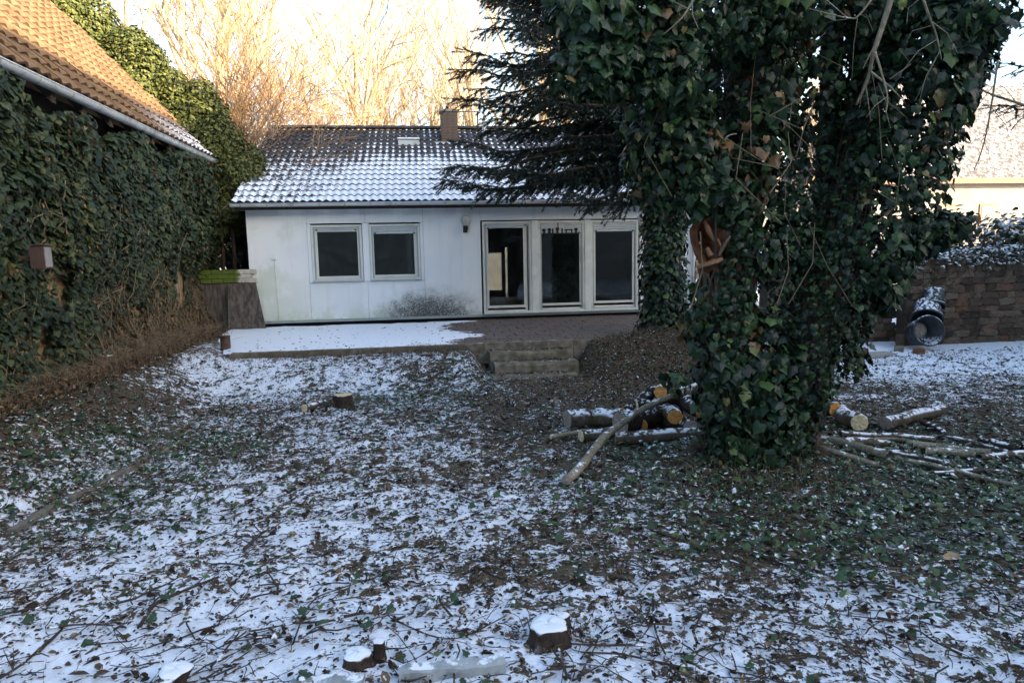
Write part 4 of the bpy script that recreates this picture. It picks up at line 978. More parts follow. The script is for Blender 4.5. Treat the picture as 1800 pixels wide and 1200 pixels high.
# second conifer: branch from the right above the neighbour
c2 = empty('conifer_tree', 'conifer reaching in from the right above the neighbouring house', 'tree')
MB().tube([(13.4, 11.6, 0), (13.4, 11.6, 5), (13.4, 11.6, 9)], [.22, .15, .06], 10).build('trunk', MT['sbark'], c2, True)
sh_p = []; sh_d = []; sh_l = []; brm = MB(); sx_, sy_ = SX, SY; SX, SY = 13.4, 11.6
for z0, az, L_ in ((4.6, 1.0, 2.9), (4.95, 1.06, 2.6), (5.4, .97, 2.7), (6.0, 1.02, 2.6), (5.2, 1.15, 2.0), (4.7, .9, 2.0)): spruce_branch(z0, az * pi, L_, .2, .05, .6)
SX, SY = sx_, sy_
sh_p = np.array(sh_p); sh_d = np.array(sh_d); sh_l = np.array(sh_l); n = len(sh_p); up_ = norm(np.cross(sh_d, dirs(n))); sd = np.cross(sh_d, up_)
scatter('needles', SHV, SHT, sh_p, np.stack([sd, sh_d, up_], 2), sh_l, MT['needle'], c2)['kind'] = 'stuff'
brm.build('branches', MT['sbark'], c2)
# ivy sleeve on the spruce trunk
is_ = empty('trunk_ivy', 'ivy sleeve climbing the spruce trunk beside the right terrace door', 'ivy')
n = 5200; z = .3 + 3.6 * RNG.random(n); a_ = RNG.random(n) * 6.283; r_ = .22 + .20 * RNG.random(n) + .12 * np.array(fbm(a_ * 1.2, z * 1.6, 3)) + .25 * sstep(1.0, .3, z) * RNG.random(n)
pos = np.stack([SX + .02 + r_ * np.cos(a_), SY + r_ * np.sin(a_), z], 1); nr = np.stack([np.cos(a_), np.sin(a_), .35 + 0 * a_], 1) + .6 * dirs(n)
scatter('foliage', IVY_V, IVY_T, pos, frames(nr, np.array([[0, 0, -1.]]) + .45 * dirs(n)), .055 + .06 * RNG.random(n), MT['ivy'], is_)['kind'] = 'stuff'
b = MB()
for k in range(40):
    a_ = RNG.random() * 6.28; zz_ = np.linspace(.2, RNG.uniform(1, 3.5), 7); aa = a_ + np.cumsum(RNG.normal(0, .12, 7)); b.tube(np.stack([SX + .26 * np.cos(aa), SY + .26 * np.sin(aa), zz_], 1), RNG.uniform(.006, .014), 4, False)
b.build('stems', MT['vine'], is_)

# ------------------------------------------------------------------ the big ivy tree in front
tr_ = empty('ivy_tree', 'big twin stemmed tree smothered in ivy on the right', 'tree', None, (0, 0, 0))
TY = 5.75
def pxpath(pts): return np.array([P(a_, b_, y_) for a_, b_, y_ in pts])
def smoothpath(p, n=24):
    p = np.asarray(p); t = np.linspace(0, len(p) - 1, n); i = np.clip(t.astype(int), 0, len(p) - 2); f = (t - i)[:, None]
    p0 = p[np.clip(i - 1, 0, None)]; p1 = p[i]; p2 = p[i + 1]; p3 = p[np.clip(i + 2, None, len(p) - 1)]
    return .5 * (2 * p1 + (p2 - p0) * f + (2 * p0 - 5 * p1 + 4 * p2 - p3) * f ** 2 + (3 * p1 - p0 - 3 * p2 + p3) * f ** 3)
TA = smoothpath(pxpath([(1312, 880, 5.75), (1300, 800, 5.75), (1278, 690, 5.75), (1268, 560, 5.78), (1275, 440, 5.85), (1300, 320, 5.9), (1310, 180, 5.9), (1300, 0, 5.9), (1295, -260, 5.9)]))
TB = smoothpath(pxpath([(1362, 880, 5.85), (1375, 790, 5.85), (1405, 660, 5.88), (1440, 520, 5.9), (1478, 380, 5.95), (1512, 220, 5.95), (1545, 60, 5.95), (1580, -260, 5.95)]))
TCc = smoothpath(pxpath([(1415, 620, 6.0), (1440, 480, 6.1), (1455, 300, 6.15), (1462, 100, 6.2), (1465, -260, 6.2)]))
MB().tube(TA, np.linspace(.25, .15, 24), 14, True, .16).build('trunk', MT['bark'], tr_, True)
MB().tube(TB, np.linspace(.25, .13, 24), 14, True, .16).build('trunk', MT['bark'], tr_, True)
MB().tube(TCc, np.linspace(.13, .09, 24), 10, True, .12).build('trunk', MT['bark'], tr_, True)
# roots flare
b = MB()
for k in range(9):
    a_ = k / 9 * 6.28 + RNG.normal(0, .2); c_ = np.array([3.05, 5.78, .0]); d = np.array([math.cos(a_), math.sin(a_) * .7, 0])
    b.tube([c_ + d * .22 + np.array([0, 0, .55]), c_ + d * .38 + np.array([0, 0, .25]), c_ + d * .75 + np.array([0, 0, .02])], [.09, .08, .03], 7)
b.build('roots', MT['bark'], tr_, True)
# torn hollow where a stem broke away
ho = bpy.data.objects.new('hollow', None); link(ho, tr_); ho['label'] = 'torn open hollow with orange rotten wood'
hc = P(1243, 425, 5.52)
def shell(cx_, cz_, w_, h_, d_, n=16):
    V = []
    for l, (s_, dy) in enumerate(((1.15, .03), (1.0, -.05), (.72, .02), (.45, .12), (.1, .17))):
        for i in range(n):
            a_ = i / n * 6.283; j = 1 + .16 * math.sin(3 * a_ + l) + .10 * RNG.normal(); V.append((cx_ + w_ * s_ * j * math.cos(a_) - .02 * math.sin(a_), d_ + dy + .015 * RNG.normal(), cz_ + h_ * s_ * j * math.sin(a_)))
    return MB().add(V, [(l * n + i, l * n + (i + 1) % n, (l + 1) * n + (i + 1) % n, (l + 1) * n + i) for l in range(4) for i in range(n)])
shell(hc[0], hc[2], .115, .19, hc[1]).build('torn_rim', MT['rot'], ho)
def px_pts(l): return [tuple(P(a_, b_, y_)) for a_, b_, y_ in l]
MB().tube(px_pts([(1239, 388, 5.47), (1246, 405, 5.46), (1256, 424, 5.45)]), [.016, .02, .012], 5, True, .5).tube(px_pts([(1261, 420, 5.47), (1270, 440, 5.46)]), [.014, .01], 5, True, .5).tube(px_pts([(1242, 436, 5.47), (1250, 450, 5.45)]), [.02, .024], 6, True, .6).build('splinter', MT['fungus'], ho)
MB().tube(px_pts([(1258, 340, 5.44), (1258, 400, 5.42), (1257, 455, 5.42)]), .009, 6).build('rod', MT['black'], ho)
fc = P(1248, 462, 5.43); V = []
for z_, s_ in ((.012, .35), (.016, .8), (.004, 1.0), (-.010, .95), (-.022, .4)):
    for i in range(16):
        a_ = i / 16 * 6.283; V.append((fc[0] + .115 * s_ * math.cos(a_) , fc[1] + .075 * s_ * math.sin(a_), fc[2] + z_ + .035 * s_ * math.cos(a_) + .006 * RNG.normal()))
MB().add(V, [(l * 16 + i, l * 16 + (i + 1) % 16, (l + 1) * 16 + (i + 1) % 16, (l + 1) * 16 + i) for l in range(4) for i in range(16)]).build('bracket_fungus', MT['fungus'], ho, True)
MB().tube(px_pts([(1283, 415, 5.45), (1272, 432, 5.44), (1263, 450, 5.44)]), [.012, .016, .014], 6).build('broken_root', MT['vine'], ho)

ivt = empty('climbing_ivy', 'glossy dark green ivy smothering the big twin stemmed tree', 'ivy', None, (0, 0, 0))
CAPS = [  # (px,py,Y,r px) chains, leaf weight
    ([(1300, 835, 5.6, 62), (1280, 740, 5.6, 56), (1266, 620, 5.6, 54), (1268, 500, 5.62, 54)], .85),
    ([(1360, 820, 5.6, 66), (1392, 700, 5.65, 56), (1432, 600, 5.7, 76), (1470, 500, 5.75, 88)], 1.0),
    ([(1335, 815, 5.5, 58), (1345, 730, 5.5, 56), (1348, 620, 5.6, 52), (1350, 540, 5.65, 40)], .7),
    ([(1475, 500, 5.7, 92), (1530, 400, 5.7, 100), (1570, 270, 5.75, 108), (1600, 120, 5.8, 112), (1640, -20, 5.8, 130)], .95),
    ([(1600, 420, 5.5, 44), (1650, 400, 5.45, 30), (1697, 382, 5.4, 26)], 1.2),
    ([(1690, 390, 5.42, 24), (1680, 410, 5.42, 18)], 1.0),
    ([(1490, 590, 5.6, 44), (1505, 660, 5.6, 20)], .8),
    ([(1300, 470, 5.7, 46), (1330, 420, 5.7, 62), (1400, 430, 5.8, 50), (1440, 450, 5.8, 56)], .75),
    ([(1255, 360, 5.75, 56), (1285, 300, 5.8, 88), (1300, 180, 5.8, 96), (1310, 20, 5.8, 112)], .7),
    ([(1240, 330, 5.6, 80), (1180, 260, 5.5, 86), (1160, 170, 5.5, 88)], .75),
    ([(1150, 330, 5.7, 48), (1128, 300, 5.7, 42), (1150, 230, 5.7, 60)], 1.0),
    ([(985, 120, 5.0, 34), (1040, 122, 5.0, 46), (1120, 120, 5.05, 66), (1210, 110, 5.1, 76)], 1.3),
    ([(975, -5, 5.0, 46), (1050, 20, 5.0, 64), (1150, 30, 5.1, 84), (1280, 10, 5.2, 100), (1400, -30, 5.3, 90)], 1.3),
    ([(1420, 380, 6.0, 44), (1435, 230, 6.05, 46), (1430, 90, 6.0, 58), (1430, -40, 6.0, 90)], .6),
    ([(1365, 350, 6.0, 40), (1372, 220, 6.0, 36), (1360, 60, 6.0, 50)], .45),
    ([(1640, 60, 5.5, 66), (1690, 30, 5.4, 66), (1730, 0, 5.3, 62)], 1.0),
    ([(1500, 20, 5.7, 60), (1560, -20, 5.6, 90)], .8),
    ([(1300, 360, 5.62, 40), (1300, 450, 5.58, 34), (1298, 560, 5.56, 36), (1300, 640, 5.56, 38)], .75),
    ([(1395, 330, 5.8, 44), (1385, 440, 5.75, 40), (1378, 540, 5.75, 34)], .7),
    ([(1200, 680, 5.5, 20), (1175, 660, 5.45, 18)], .8),
    ([(1215, 590, 5.6, 22), (1225, 540, 5.6, 26)], .8),
    ]
pxm = lambda y_: y_ * 1.03 / FPX
lp = []; ln_ = []
for chain, wt in CAPS:
    for (a0, b0_, y0, r0), (a1, b1, y1, r1) in zip(chain[:-1], chain[1:]):
        p0 = P(a0, b0_, y0); p1 = P(a1, b1, y1); R0_ = r0 * pxm(y0); R1_ = r1 * pxm(y1); L_ = np.linalg.norm(p1 - p0)
        n = int(wt * 620 * (L_ + .5 * (R0_ + R1_)) * (R0_ + R1_) * 2.0)
        t = RNG.random(n); d = dirs(n); ax = norm(p1 - p0); d = norm(d - ax * (d @ ax)[:, None] * .75)
        rr_ = (R0_ + (R1_ - R0_) * t) * (1 - .45 * RNG.random(n) ** 1.6)
        pp = p0 + (p1 - p0) * t[:, None]; lump = 1 + .45 * np.array(fbm(pp[:, 0] * 2.5 + d[:, 0] * 1.3, pp[:, 2] * 2.5 + d[:, 2] * 1.3 + 9, 3))
        lp.append(pp + d * (rr_ * lump)[:, None]); ln_.append(d)
lp = np.concatenate(lp); ln_ = np.concatenate(ln_); n = len(lp)
hd = np.linalg.norm((lp - hc) * np.array([1, .6, .75]), axis=1)                 # keep the hollow open to view
fd = np.linalg.norm((lp - fc) * np.array([1, .6, 1.2]), axis=1)
k = ((hd > .17) & (fd > .13)) | (lp[:, 1] > 5.75)
k &= lp[:, 2] > gz(lp[:, 0], lp[:, 1]) - .02
lp = lp[k]; ln_ = ln_[k]; n = len(lp)
nr = norm(ln_ * .8 + np.array([0, -.12, .30]) + .75 * dirs(n)); R = frames(nr, np.array([[0, 0, -1.]]) + .40 * dirs(n))
size = (.028 + .078 * RNG.random(n) ** 1.7) * np.where(lp[:, 2] > 2.6, 1.12, 1.0); rnd = RNG.random(n)
size = size * (1 + .35 * np.clip(fbm(lp[:, 0] * 1.7, lp[:, 2] * 1.7 + 3, 2) * 4, -.8, 1)); rnd = np.clip(rnd + .5 * fbm(lp[:, 0] * 2.1 + 7, lp[:, 2] * 2.1, 2), 0, 1)
rnd = np.where(lp[:, 1] < 5.15, np.clip(rnd * .7 + .3, 0, 1), rnd)
front = -lp[:, 1] * 1.0 + 4 * size + .25 * RNG.random(n); idx = np.argsort(-front)
vis = idx[:900]; pick = RNG.choice(vis, 290, replace=False); mk = np.zeros(n, bool); mk[pick] = True
scatter('foliage', IVY_V, IVY_T, lp[~mk], R[~mk], size[~mk], MT['ivy'], ivt, rnd[~mk])['kind'] = 'stuff'
variants = []
for q in range(5):
    V = IVY_V * np.array([RNG.uniform(.9, 1.15), 1, 1]) + .02 * RNG.normal(size=IVY_V.shape)
    variants.append(npmesh('leaf', V, IVY_T, MT['ivy'], ivt, False, {'rnd': np.full(len(V), .2 + .16 * q)}))
usedv = [False] * 5
for q in pick:
    v = RNG.integers(5); o = variants[v]
    if usedv[v]: o = o.copy(); COL.objects.link(o); o.parent = ivt
    usedv[v] = True
    M = Matrix.Identity(4)
    for i in range(3):
        for j in range(3): M[i][j] = R[q][i, j] * size[q]
        M[i][3] = lp[q][i]
    o.matrix_world = M
b = MB()
for path, r_ in ((TA, .27), (TB, .25)):
    for k in range(150):
        i0 = int(RNG.integers(0, 10)); m_ = int(RNG.integers(4, 12)); a_ = RNG.uniform(3.3, 6.2); pts = []
        for j in range(m_):
            a_ += RNG.normal(0, .16); rad = r_ * (1 - .3 * (i0 + j) / 24) + .01 + .05 * RNG.random() ** 3
            pts.append(path[min(23, i0 + j)] + np.array([math.cos(a_) * rad, math.sin(a_) * rad, .02 * RNG.normal()]))
        if len(pts) > 3: b.tube(smoothpath(np.array(pts), m_ * 2), RNG.uniform(.004, .016), 5, False)
b.build('stems', MT['vine'], ivt)
b = MB()   # loose hanging tendrils
for k in range(24):
    x_, y_ = RNG.uniform(1140, 1640), RNG.uniform(40, 430); p0 = P(x_, y_, 5.2 + .2 * RNG.random()); L_ = RNG.uniform(.2, .8)
    b.tube([p0, p0 + np.array([.10 * RNG.normal(), -.03, -L_ * .5]), p0 + np.array([.18 * RNG.normal(), -.05, -L_])], RNG.uniform(.002, .005), 4, False)
b.build('tendrils', MT['dry'], ivt)['kind'] = 'stuff'

# bare lichen covered branches hanging through the ivy
def bare_branch(label, pts, r, side=8):
    e = empty('bare_branch', label, 'branch', 'bare branches hanging in the ivy tree'); p = smoothpath(pxpath(pts), 16)
    MB().tube(p, np.linspace(r, r * .35, 16), 6).build('limb', MT['pole'], e, True); b_ = MB()
    for k in range(side):
        j = int(RNG.integers(3, 15)); d = norm(p[j] - p[j - 1]) + .8 * RNG.normal(size=3) * np.array([1, .5, 1]); d = norm(d); L_ = RNG.uniform(.12, .45)
        b_.tube([p[j], p[j] + d * L_ * .5 + .02 * RNG.normal(size=3), p[j] + d * L_ + np.array([0, 0, -.04])], [r * .35, r * .25, .0015], 4, False)
    b_.build('twigs', MT['pole'], e)
bare_branch('pale lichen covered branch hanging down in the middle of the ivy tree', [(1575, -30, 4.9), (1550, 50, 4.95), (1535, 95, 5.0), (1525, 140, 5.1), (1505, 185, 5.2)], .024, 5)
bare_branch('thin crooked twig dangling below the pale lichen branch', [(1538, 92, 4.95), (1550, 130, 4.95), (1560, 170, 4.95), (1557, 200, 4.95)], .010, 2)
bare_branch('grey twig reaching down right from the top of the ivy tree', [(1610, -40, 4.8), (1630, 20, 4.8), (1645, 60, 4.85), (1655, 105, 4.9)], .011, 7)
bare_branch('grey twig running left to right across the upper ivy', [(1545, -20, 4.8), (1512, 25, 4.8), (1490, 32, 4.85), (1420, 15, 4.9)], .009, 4)
bare_branch('thin grey twig crossing the front ivy bough', [(1225, -10, 4.7), (1200, 30, 4.7), (1165, 62, 4.75)], .009, 3)
bare_branch('pale branch stub arching out at the left trunk', [(1262, 300, 5.3), (1275, 245, 5.3), (1295, 235, 5.3)], .010, 1)
bare_branch('thin twigs hanging into the sky left of the spruce', [(640, -60, 7), (655, -10, 7), (648, 25, 7), (640, 40, 7)], .007, 5)
bare_branch('thin twigs hanging into the sky near the spruce tip', [(700, -60, 7), (685, -10, 7), (680, 25, 7)], .007, 6)
bare_branch('dark drooping twig in front of the neighbouring house', [(1760, 60, 6.5), (1745, 170, 6.5), (1730, 250, 6.5), (1712, 300, 6.5)], .012, 9)
bare_branch('dark thin bough crossing the sky at the right edge', [(1870, 215, 7), (1800, 185, 7), (1730, 160, 7), (1690, 120, 7)], .018, 12)

# ------------------------------------------------------------------ logs and poles
def logthing(name, label, pts, r, bark, ends, n=12, group='felled logs and poles', taper=.9, bend=.0):
    e = empty(name, label, 'log' if name == 'log' else 'pole', group); p = np.array(pts, float)
    for i in range(len(p)): p[i][2] = max(p[i][2], float(gz(p[i][0], p[i][1])) + r * .55)
    p = smoothpath(p, 9 if len(p) < 3 else 14); m_ = len(p); p[1:-1] += r * .12 * RNG.normal(size=(m_ - 2, 3))
    p[:, 2] = np.maximum(p[:, 2], gz(p[:, 0], p[:, 1]) + r * 1.1 + (.02 if r < .05 else 0)); rad = np.linspace(r, r * taper, m_) * (1 + .05 * RNG.normal(size=m_))
    o = MB().tube(p, rad, n, False, .12).build('bark', MT[bark], e, True)
    V = np.array([v.co[:] for v in o.data.vertices])
    for end, mat in ends:
        ring = V[:n] if end == 0 else V[-n:]; c_ = ring.mean(0); ax = norm(p[0] - p[1]) if end == 0 else norm(p[-1] - p[-2])
        in_ = c_ + (ring - c_) * .5 + ax * .004 + .003 * RNG.normal(size=ring.shape); ring2 = c_ + (ring - c_) * .93 + ax * .003
        b_ = MB().add(np.concatenate([ring, ring2, in_, [c_ + ax * .006]]), [(l * n + i, l * n + (i + 1) % n, (l + 1) * n + (i + 1) % n, (l + 1) * n + i) for l in (0, 1) for i in range(n)], [(2 * n + i, 2 * n + (i + 1) % n, 3 * n) for i in range(n)])
        b_.build('cut_end', MT[mat], e)
    return e
T = lambda *a_: [P(*q) for q in a_]
logthing('log', 'thick mossy log with snow along its top at the left of the pile', T((997, 738, 7.3), (1045, 744, 7.3), (1105, 752, 7.2)), .105, 'logbark', [(0, 'cutgrey')])
logthing('log', 'slanting log with orange cut face at its lower end', T((1094, 727, 7.35), (1130, 702, 7.5), (1152, 686, 7.6)), .068, 'logdark', [(0, 'cutorange'), (1, 'cutorange')])
logthing('log', 'short log with orange face turned up at the top of the pile', T((1161, 689, 7.25), (1176, 686, 7.7)), .075, 'logbark', [(0, 'cutorange')], taper=1)
logthing('log', 'grey barked log pointing its orange face at the viewer', T((1187, 733, 6.75), (1160, 712, 7.5)), .078, 'logbark', [(0, 'cutorange')], taper=1)
logthing('log', 'fat dark log lying slanted under the grey barked log', T((1090, 768, 6.85), (1140, 742, 7.1), (1190, 725, 7.3)), .125, 'logdark', [(0, 'cutgrey')])
logthing('log', 'smooth brown log in front of the pile with pale end', T((1083, 776, 6.55), (1140, 772, 6.5), (1235, 770, 6.45)), .068, 'polebrown', [(0, 'cutpale')])
logthing('log', 'short split log with pale end at the lower left of the pile', T((1021, 776, 6.75), (1075, 772, 6.8)), .062, 'logbark', [(0, 'cutpale')])
logthing('log', 'dark log behind the pile against the ivy tree', T((1237, 722, 6.7), (1190, 698, 7.4)), .09, 'logdark', [(0, 'cutorange')], taper=1)
logthing('log', 'slim snowy log lying highest at the back of the left pile', T((1168, 690, 7.6), (1240, 676, 7.6)), .045, 'logbark', [])
logthing('log', 'stout log with orange end wedged in the middle of the left pile', T((1128, 748, 6.9), (1110, 735, 7.5)), .07, 'logbark', [(0, 'cutorange')], taper=1)
logthing('log', 'dark log with dull end lowest beside the ivy roots', T((1215, 752, 6.6), (1175, 742, 7.1)), .085, 'logdark', [(0, 'cutgrey')], taper=1)
logthing('log', 'thin dark log bridging the top of the left pile', T((1120, 712, 7.2), (1190, 700, 7.2)), .045, 'logdark', [(0, 'cutpale')], taper=.9)
logthing('long_pole', 'long pale curved pole leaning across the log pile', T((995, 856, 5.42), (1020, 825, 5.7), (1062, 768, 6.25), (1110, 731, 6.7), (1165, 701, 7.05), (1238, 680, 7.3)), .040, 'pole', [(0, 'cutgrey')], 10, taper=.8)
logthing('long_pole', 'thin pale stick sticking out left of the log pile', T((968, 769, 6.85), (1030, 760, 7.0)), .027, 'pole', [(0, 'cutpale')], 8)
logthing('log', 'log with vivid orange cut face right of the ivy tree', T((1468, 719, 6.9), (1425, 722, 7.3)), .074, 'logdark', [(0, 'cutorange')], taper=1)
logthing('log', 'log with pale yellow cut face right of the ivy tree', T((1510, 743, 6.45), (1475, 730, 7.0)), .088, 'logbark', [(0, 'cutpale')], taper=1)
logthing('log', 'snow topped log with grey cut face, rightmost of the cut logs', T((1557, 744, 6.5), (1610, 741, 6.75), (1656, 739, 6.9)), .074, 'logbark', [(0, 'cutgrey')], taper=.8)
POLES = [((1477, 767), (1560, 770), (1645, 778), .034, 'polebrown', 'snowy brown pole just below the cut faces'), ((1474, 786), (1520, 784), (1565, 786), .036, 'polebrown', 'short dark pole with snow at the centre of the pole heap'),
         ((1606, 787), (1670, 792), (1742, 801), .034, 'pole', 'pale pole with cut left end at the right of the heap'), ((1628, 798), (1670, 801), (1716, 808), .036, 'pole', 'short pale pole right under the other pale pole'),
         ((1428, 776), (1480, 792), (1562, 815), .045, 'pole', 'thick greenish pole slanting down from the ivy tree'), ((1405, 803), (1470, 815), (1545, 829), .026, 'pole', 'long thin pole in front at the foot of the ivy tree'),
         ((1580, 815), (1690, 838), (1790, 862), .020, 'pole', 'very thin snowy stick pointing to the lower right'), ((1725, 778), (1760, 788), (1795, 799), .045, 'logdark', 'dark snowy log end at the right edge of the picture'),
         ((1720, 814), (1760, 806), (1830, 803), .03, 'polebrown', 'snowy pole crossing at the right edge of the heap'), ((1620, 745), (1650, 760), (1665, 772), .03, 'logdark', 'dark split bark strip behind the pole heap'),
         ((1490, 776), (1570, 776), (1640, 786), .018, 'pole', 'slim pale stick between the two brown poles'), ((1560, 800), (1620, 812), (1690, 832), .022, 'polebrown', 'slim brown stick under the short pale poles'), ((1655, 770), (1720, 784), (1800, 812), .024, 'polebrown', 'brown stick slanting to the right edge behind the heap'),
         ((1445, 790), (1520, 800), (1600, 798), .02, 'polebrown', 'slim dark stick lying over the greenish pole'), ((1640, 842), (1700, 836), (1770, 838), .018, 'polebrown', 'thin dark stick lowest at the right of the heap')]
for a_, b_, c_, r_, bk, lab in POLES: logthing('long_pole', lab, [G(*q, r_ * .9) for q in (a_, b_, c_)], r_, bk, [(0, 'cutpale')] if bk == 'pole' else [], 8)

# ------------------------------------------------------------------ stumps and kerbs
def stump(label, px, py, r, h, lean=(0, 0), extra=None, snow=True, seed=0):
    g_ = G(px, py, 0); z0 = float(gz(g_[0], g_[1])); g_ = G(px, py, z0); e = empty('tree_stump', label, 'stump', 'sawn tree stumps', (g_[0], g_[1], z0)); rg = np.random.default_rng(seed)
    def one(cx_, cy_, r, h, lean):
        n = 26; ph = rg.random(6) * 6.28; a_ = np.arange(n) * 6.283 / n; rad = r * (1 + .09 * np.sin(3 * a_ + ph[0]) + .06 * np.sin(5 * a_ + ph[1]) + .04 * np.sin(8 * a_ + ph[2])); V = []
        for f, s_ in ((-.4, 1.3), (0, 1.2), (.25, 1.05), (.6, 1.0), (.97, .98), (1.0, .95)):
            rr_ = rad * s_ * (1 + .02 * rg.normal(size=n)); V += [(cx_ + q * math.cos(t) + lean[0] * max(f, 0), cy_ + q * math.sin(t) + lean[1] * max(f, 0), h * f) for q, t in zip(rr_, a_)]
        MB().add(V, [(l * n + i, l * n + (i + 1) % n, (l + 1) * n + (i + 1) % n, (l + 1) * n + i) for l in range(5) for i in range(n)]).build('bark', MT['logdark'], e, True)
        top = []
        for s_, dz in ((.95, .0), (.93, .005 if snow else .0), (.7, .009 if snow else .002), (.3, .011 if snow else .003), (.02, .012 if snow else .003)):
            top += [(cx_ + q * s_ * math.cos(t) + lean[0], cy_ + q * s_ * math.sin(t) + lean[1], h + dz + (.003 * rg.normal() if s_ < .9 else 0)) for q, t in zip(rad, a_)]
        MB().add(top, [(l * n + i, l * n + (i + 1) % n, (l + 1) * n + (i + 1) % n, (l + 1) * n + i) for l in range(4) for i in range(n)]).build('snow_cap' if snow else 'cut_top', MT['snowcap'] if snow else MT['cutpale'], e, True)
    one(0, 0, r, h, lean)
    for x in extra or []: one(*x)
    return e
stump('largest sawn stump with round snow cap, in the right foreground', 965, 1124, .094, .085, extra=[(.095, .12, .035, .055, (0, 0))], seed=1)
stump('double sawn stump with two snow caps in the foreground', 628, 1165, .066, .05, extra=[(.105, .03, .028, .085, (0, 0))], seed=2)
stump('slanting dark stump with snowy face at the bottom left edge', 285, 1212, .075, .07, lean=(.05, .04), seed=3)
stump('small yellowish sawn stump in the middle of the garden', 604, 716, .12, .17, snow=False, seed=4)
stump('tiny cut stump with snow at the foot of the barn ivy', 190, 645, .07, .16, seed=5)
logthing('log', 'short brown log lying beside the yellowish stump', [G(535, 722, .05), G(572, 708, .05)], .05, 'polebrown', [(0, 'cutpale')], taper=.9)
def kerb(label, pts, w_, h_, mat='concrete', lift=.05):
    e = None; b_ = MB(); V = []
    a_ = np.array(pts[0]); c_ = np.array(pts[1]); d = norm(c_ - a_); s_ = np.array([-d[1], d[0], 0]) * w_ / 2; n = 10
    for i in range(n + 1):
        q = a_ + (c_ - a_) * i / n; top = q + np.array([0, 0, lift + .004 * RNG.normal()])
        for sg, z_ in ((-1, -h_), (-1, -.01), (-.8, 0), (.8, 0), (1, -.01), (1, -h_)): V.append(top + s_ * sg + np.array([0, 0, z_]) + .002 * RNG.normal(size=3))
    b_.add(V, [(i * 6 + k, i * 6 + k + 1, (i + 1) * 6 + k + 1, (i + 1) * 6 + k) for i in range(n) for k in range(5)]); m_ = n * 6
    b_.t.append(np.array([(0, k + 1, k) for k in range(1, 5)] + [(m_, m_ + k, m_ + k + 1) for k in range(1, 5)]))
    return tag(b_.build('kerb_stone', MT[mat]), label, 'kerb stone', 'old concrete kerb stones')
def gg(px, py): q = G(px, py, 0); z0 = float(gz(q[0], q[1])); return G(px, py, z0)
m = N('wet_kerb'); p = m.pos(); c = m.mix(m.mr(m.noise(p, 9, 5), .35, .65), (.20, .23, .24), (.36, .39, .40)); c = m.mix(m.mr(m.noise(p, 5, 4), .52, .66, 0, .8), c, (.08, .09, .07)); m.bump(m.noise(p, 70, 3), .4, .006); MT['kerb'] = m.done(snowtop(m, c, .42, 10, .8, .95), .7, .3)
kerb('grey kerb stone half buried in snow at the bottom centre', [gg(703, 1192), gg(887, 1176)], .07, .2, 'kerb', .055)
kerb('low kerb stone under snow left of the bottom centre one', [gg(515, 1205), gg(640, 1198)], .07, .2, 'kerb', .03)
MT['kerbold'] = plain('mossy_old_kerb', (.17, .155, .13), .9, .3, 9, .2, 0, .5, (.07, .07, .04))
E1 = [gg(18, 938), gg(95, 890), gg(165, 858), gg(250, 812), gg(330, 772)]
for k, lab in enumerate(('nearest kerb stone of the overgrown path edge on the left', 'second nearest kerb stone of the overgrown path edge', 'third kerb stone of the overgrown path edge', 'farthest kerb stone of the overgrown path edge')):
    d = (E1[k + 1] - E1[k]); kerb(lab, [E1[k] + d * .03, E1[k + 1] - d * .05], .065, .2, 'kerbold', .03)

# ------------------------------------------------------------------ litter, ground ivy and sticks
def ground_points(n, dens, x0=-5, x1=13, y0=2.3, y1=11.4):
    x_ = RNG.uniform(x0, x1, n); y_ = RNG.uniform(y0, y1, n)
    k = RNG.random(n) < dens(x_, y_)
    k &= ~((x_ > 1.05) & (x_ < 2.6) & (y_ > 10.45)); k &= (x_ < y_ * 1.05 + .6) & (x_ > -.75 * y_ - .6)
    return x_[k], y_[k]
def nearfar(y_): return np.clip(1.25 - .085 * (y_ - 2.5), .35, 1)
x_, y_ = ground_points(150000, lambda a_, b_: nearfar(b_) * np.clip(1.15 - .75 * snowamt_c(a_, b_), .25, 1) * .62) if False else (None, None)
def snow_c(a_, b_): return np.concatenate([snowamt(p_, q_) for p_, q_ in zip(np.array_split(a_, 30), np.array_split(b_, 30))])
x_, y_ = ground_points(150000, lambda a_, b_: nearfar(b_) * np.clip(1.2 - .95 * snow_c(a_, b_), .14, 1))
n = len(x_); s_ = .016 + .034 * RNG.random(n) ** 1.6 + .045 * (RNG.random(n) < .05)
pos = np.stack([x_, y_, gz(x_, y_) + .004 + .014 * RNG.random(n)], 1); nr = norm(np.array([[0, 0, 1.]]) + .55 * dirs(n))
o = scatter('leaf_litter', DEAD_V, DEAD_T, pos, frames(nr, dirs(n)), s_, MT['litter'], None, RNG.random(n) ** 1.2); tag(o, 'dead brown leaves strewn over the snowy garden', 'leaves', None, 'stuff')
IV = [(3.1, 5.3, 1.1, 1.0), (3.9, 4.5, .9, .6), (2.6, 4.4, .7, .5), (4.6, 5.0, .9, .7), (3.2, 3.6, .9, .16), (4.4, 3.5, .7, .2), (-3.2, 6.2, .8, .7), (-2.4, 7.3, .7, .4), (-3.3, 7.6, .6, .5), (-2.2, 5.2, .6, .16), (-.5, 9.5, .8, .28), (.4, 10.3, .6, .4), (1.5, 5.0, .7, .22), (2.2, 6.2, .4, .35), (-1.1, 9.3, .3, .6), (3.6, 8.6, .7, .2), (5.6, 6.4, .6, .25)]
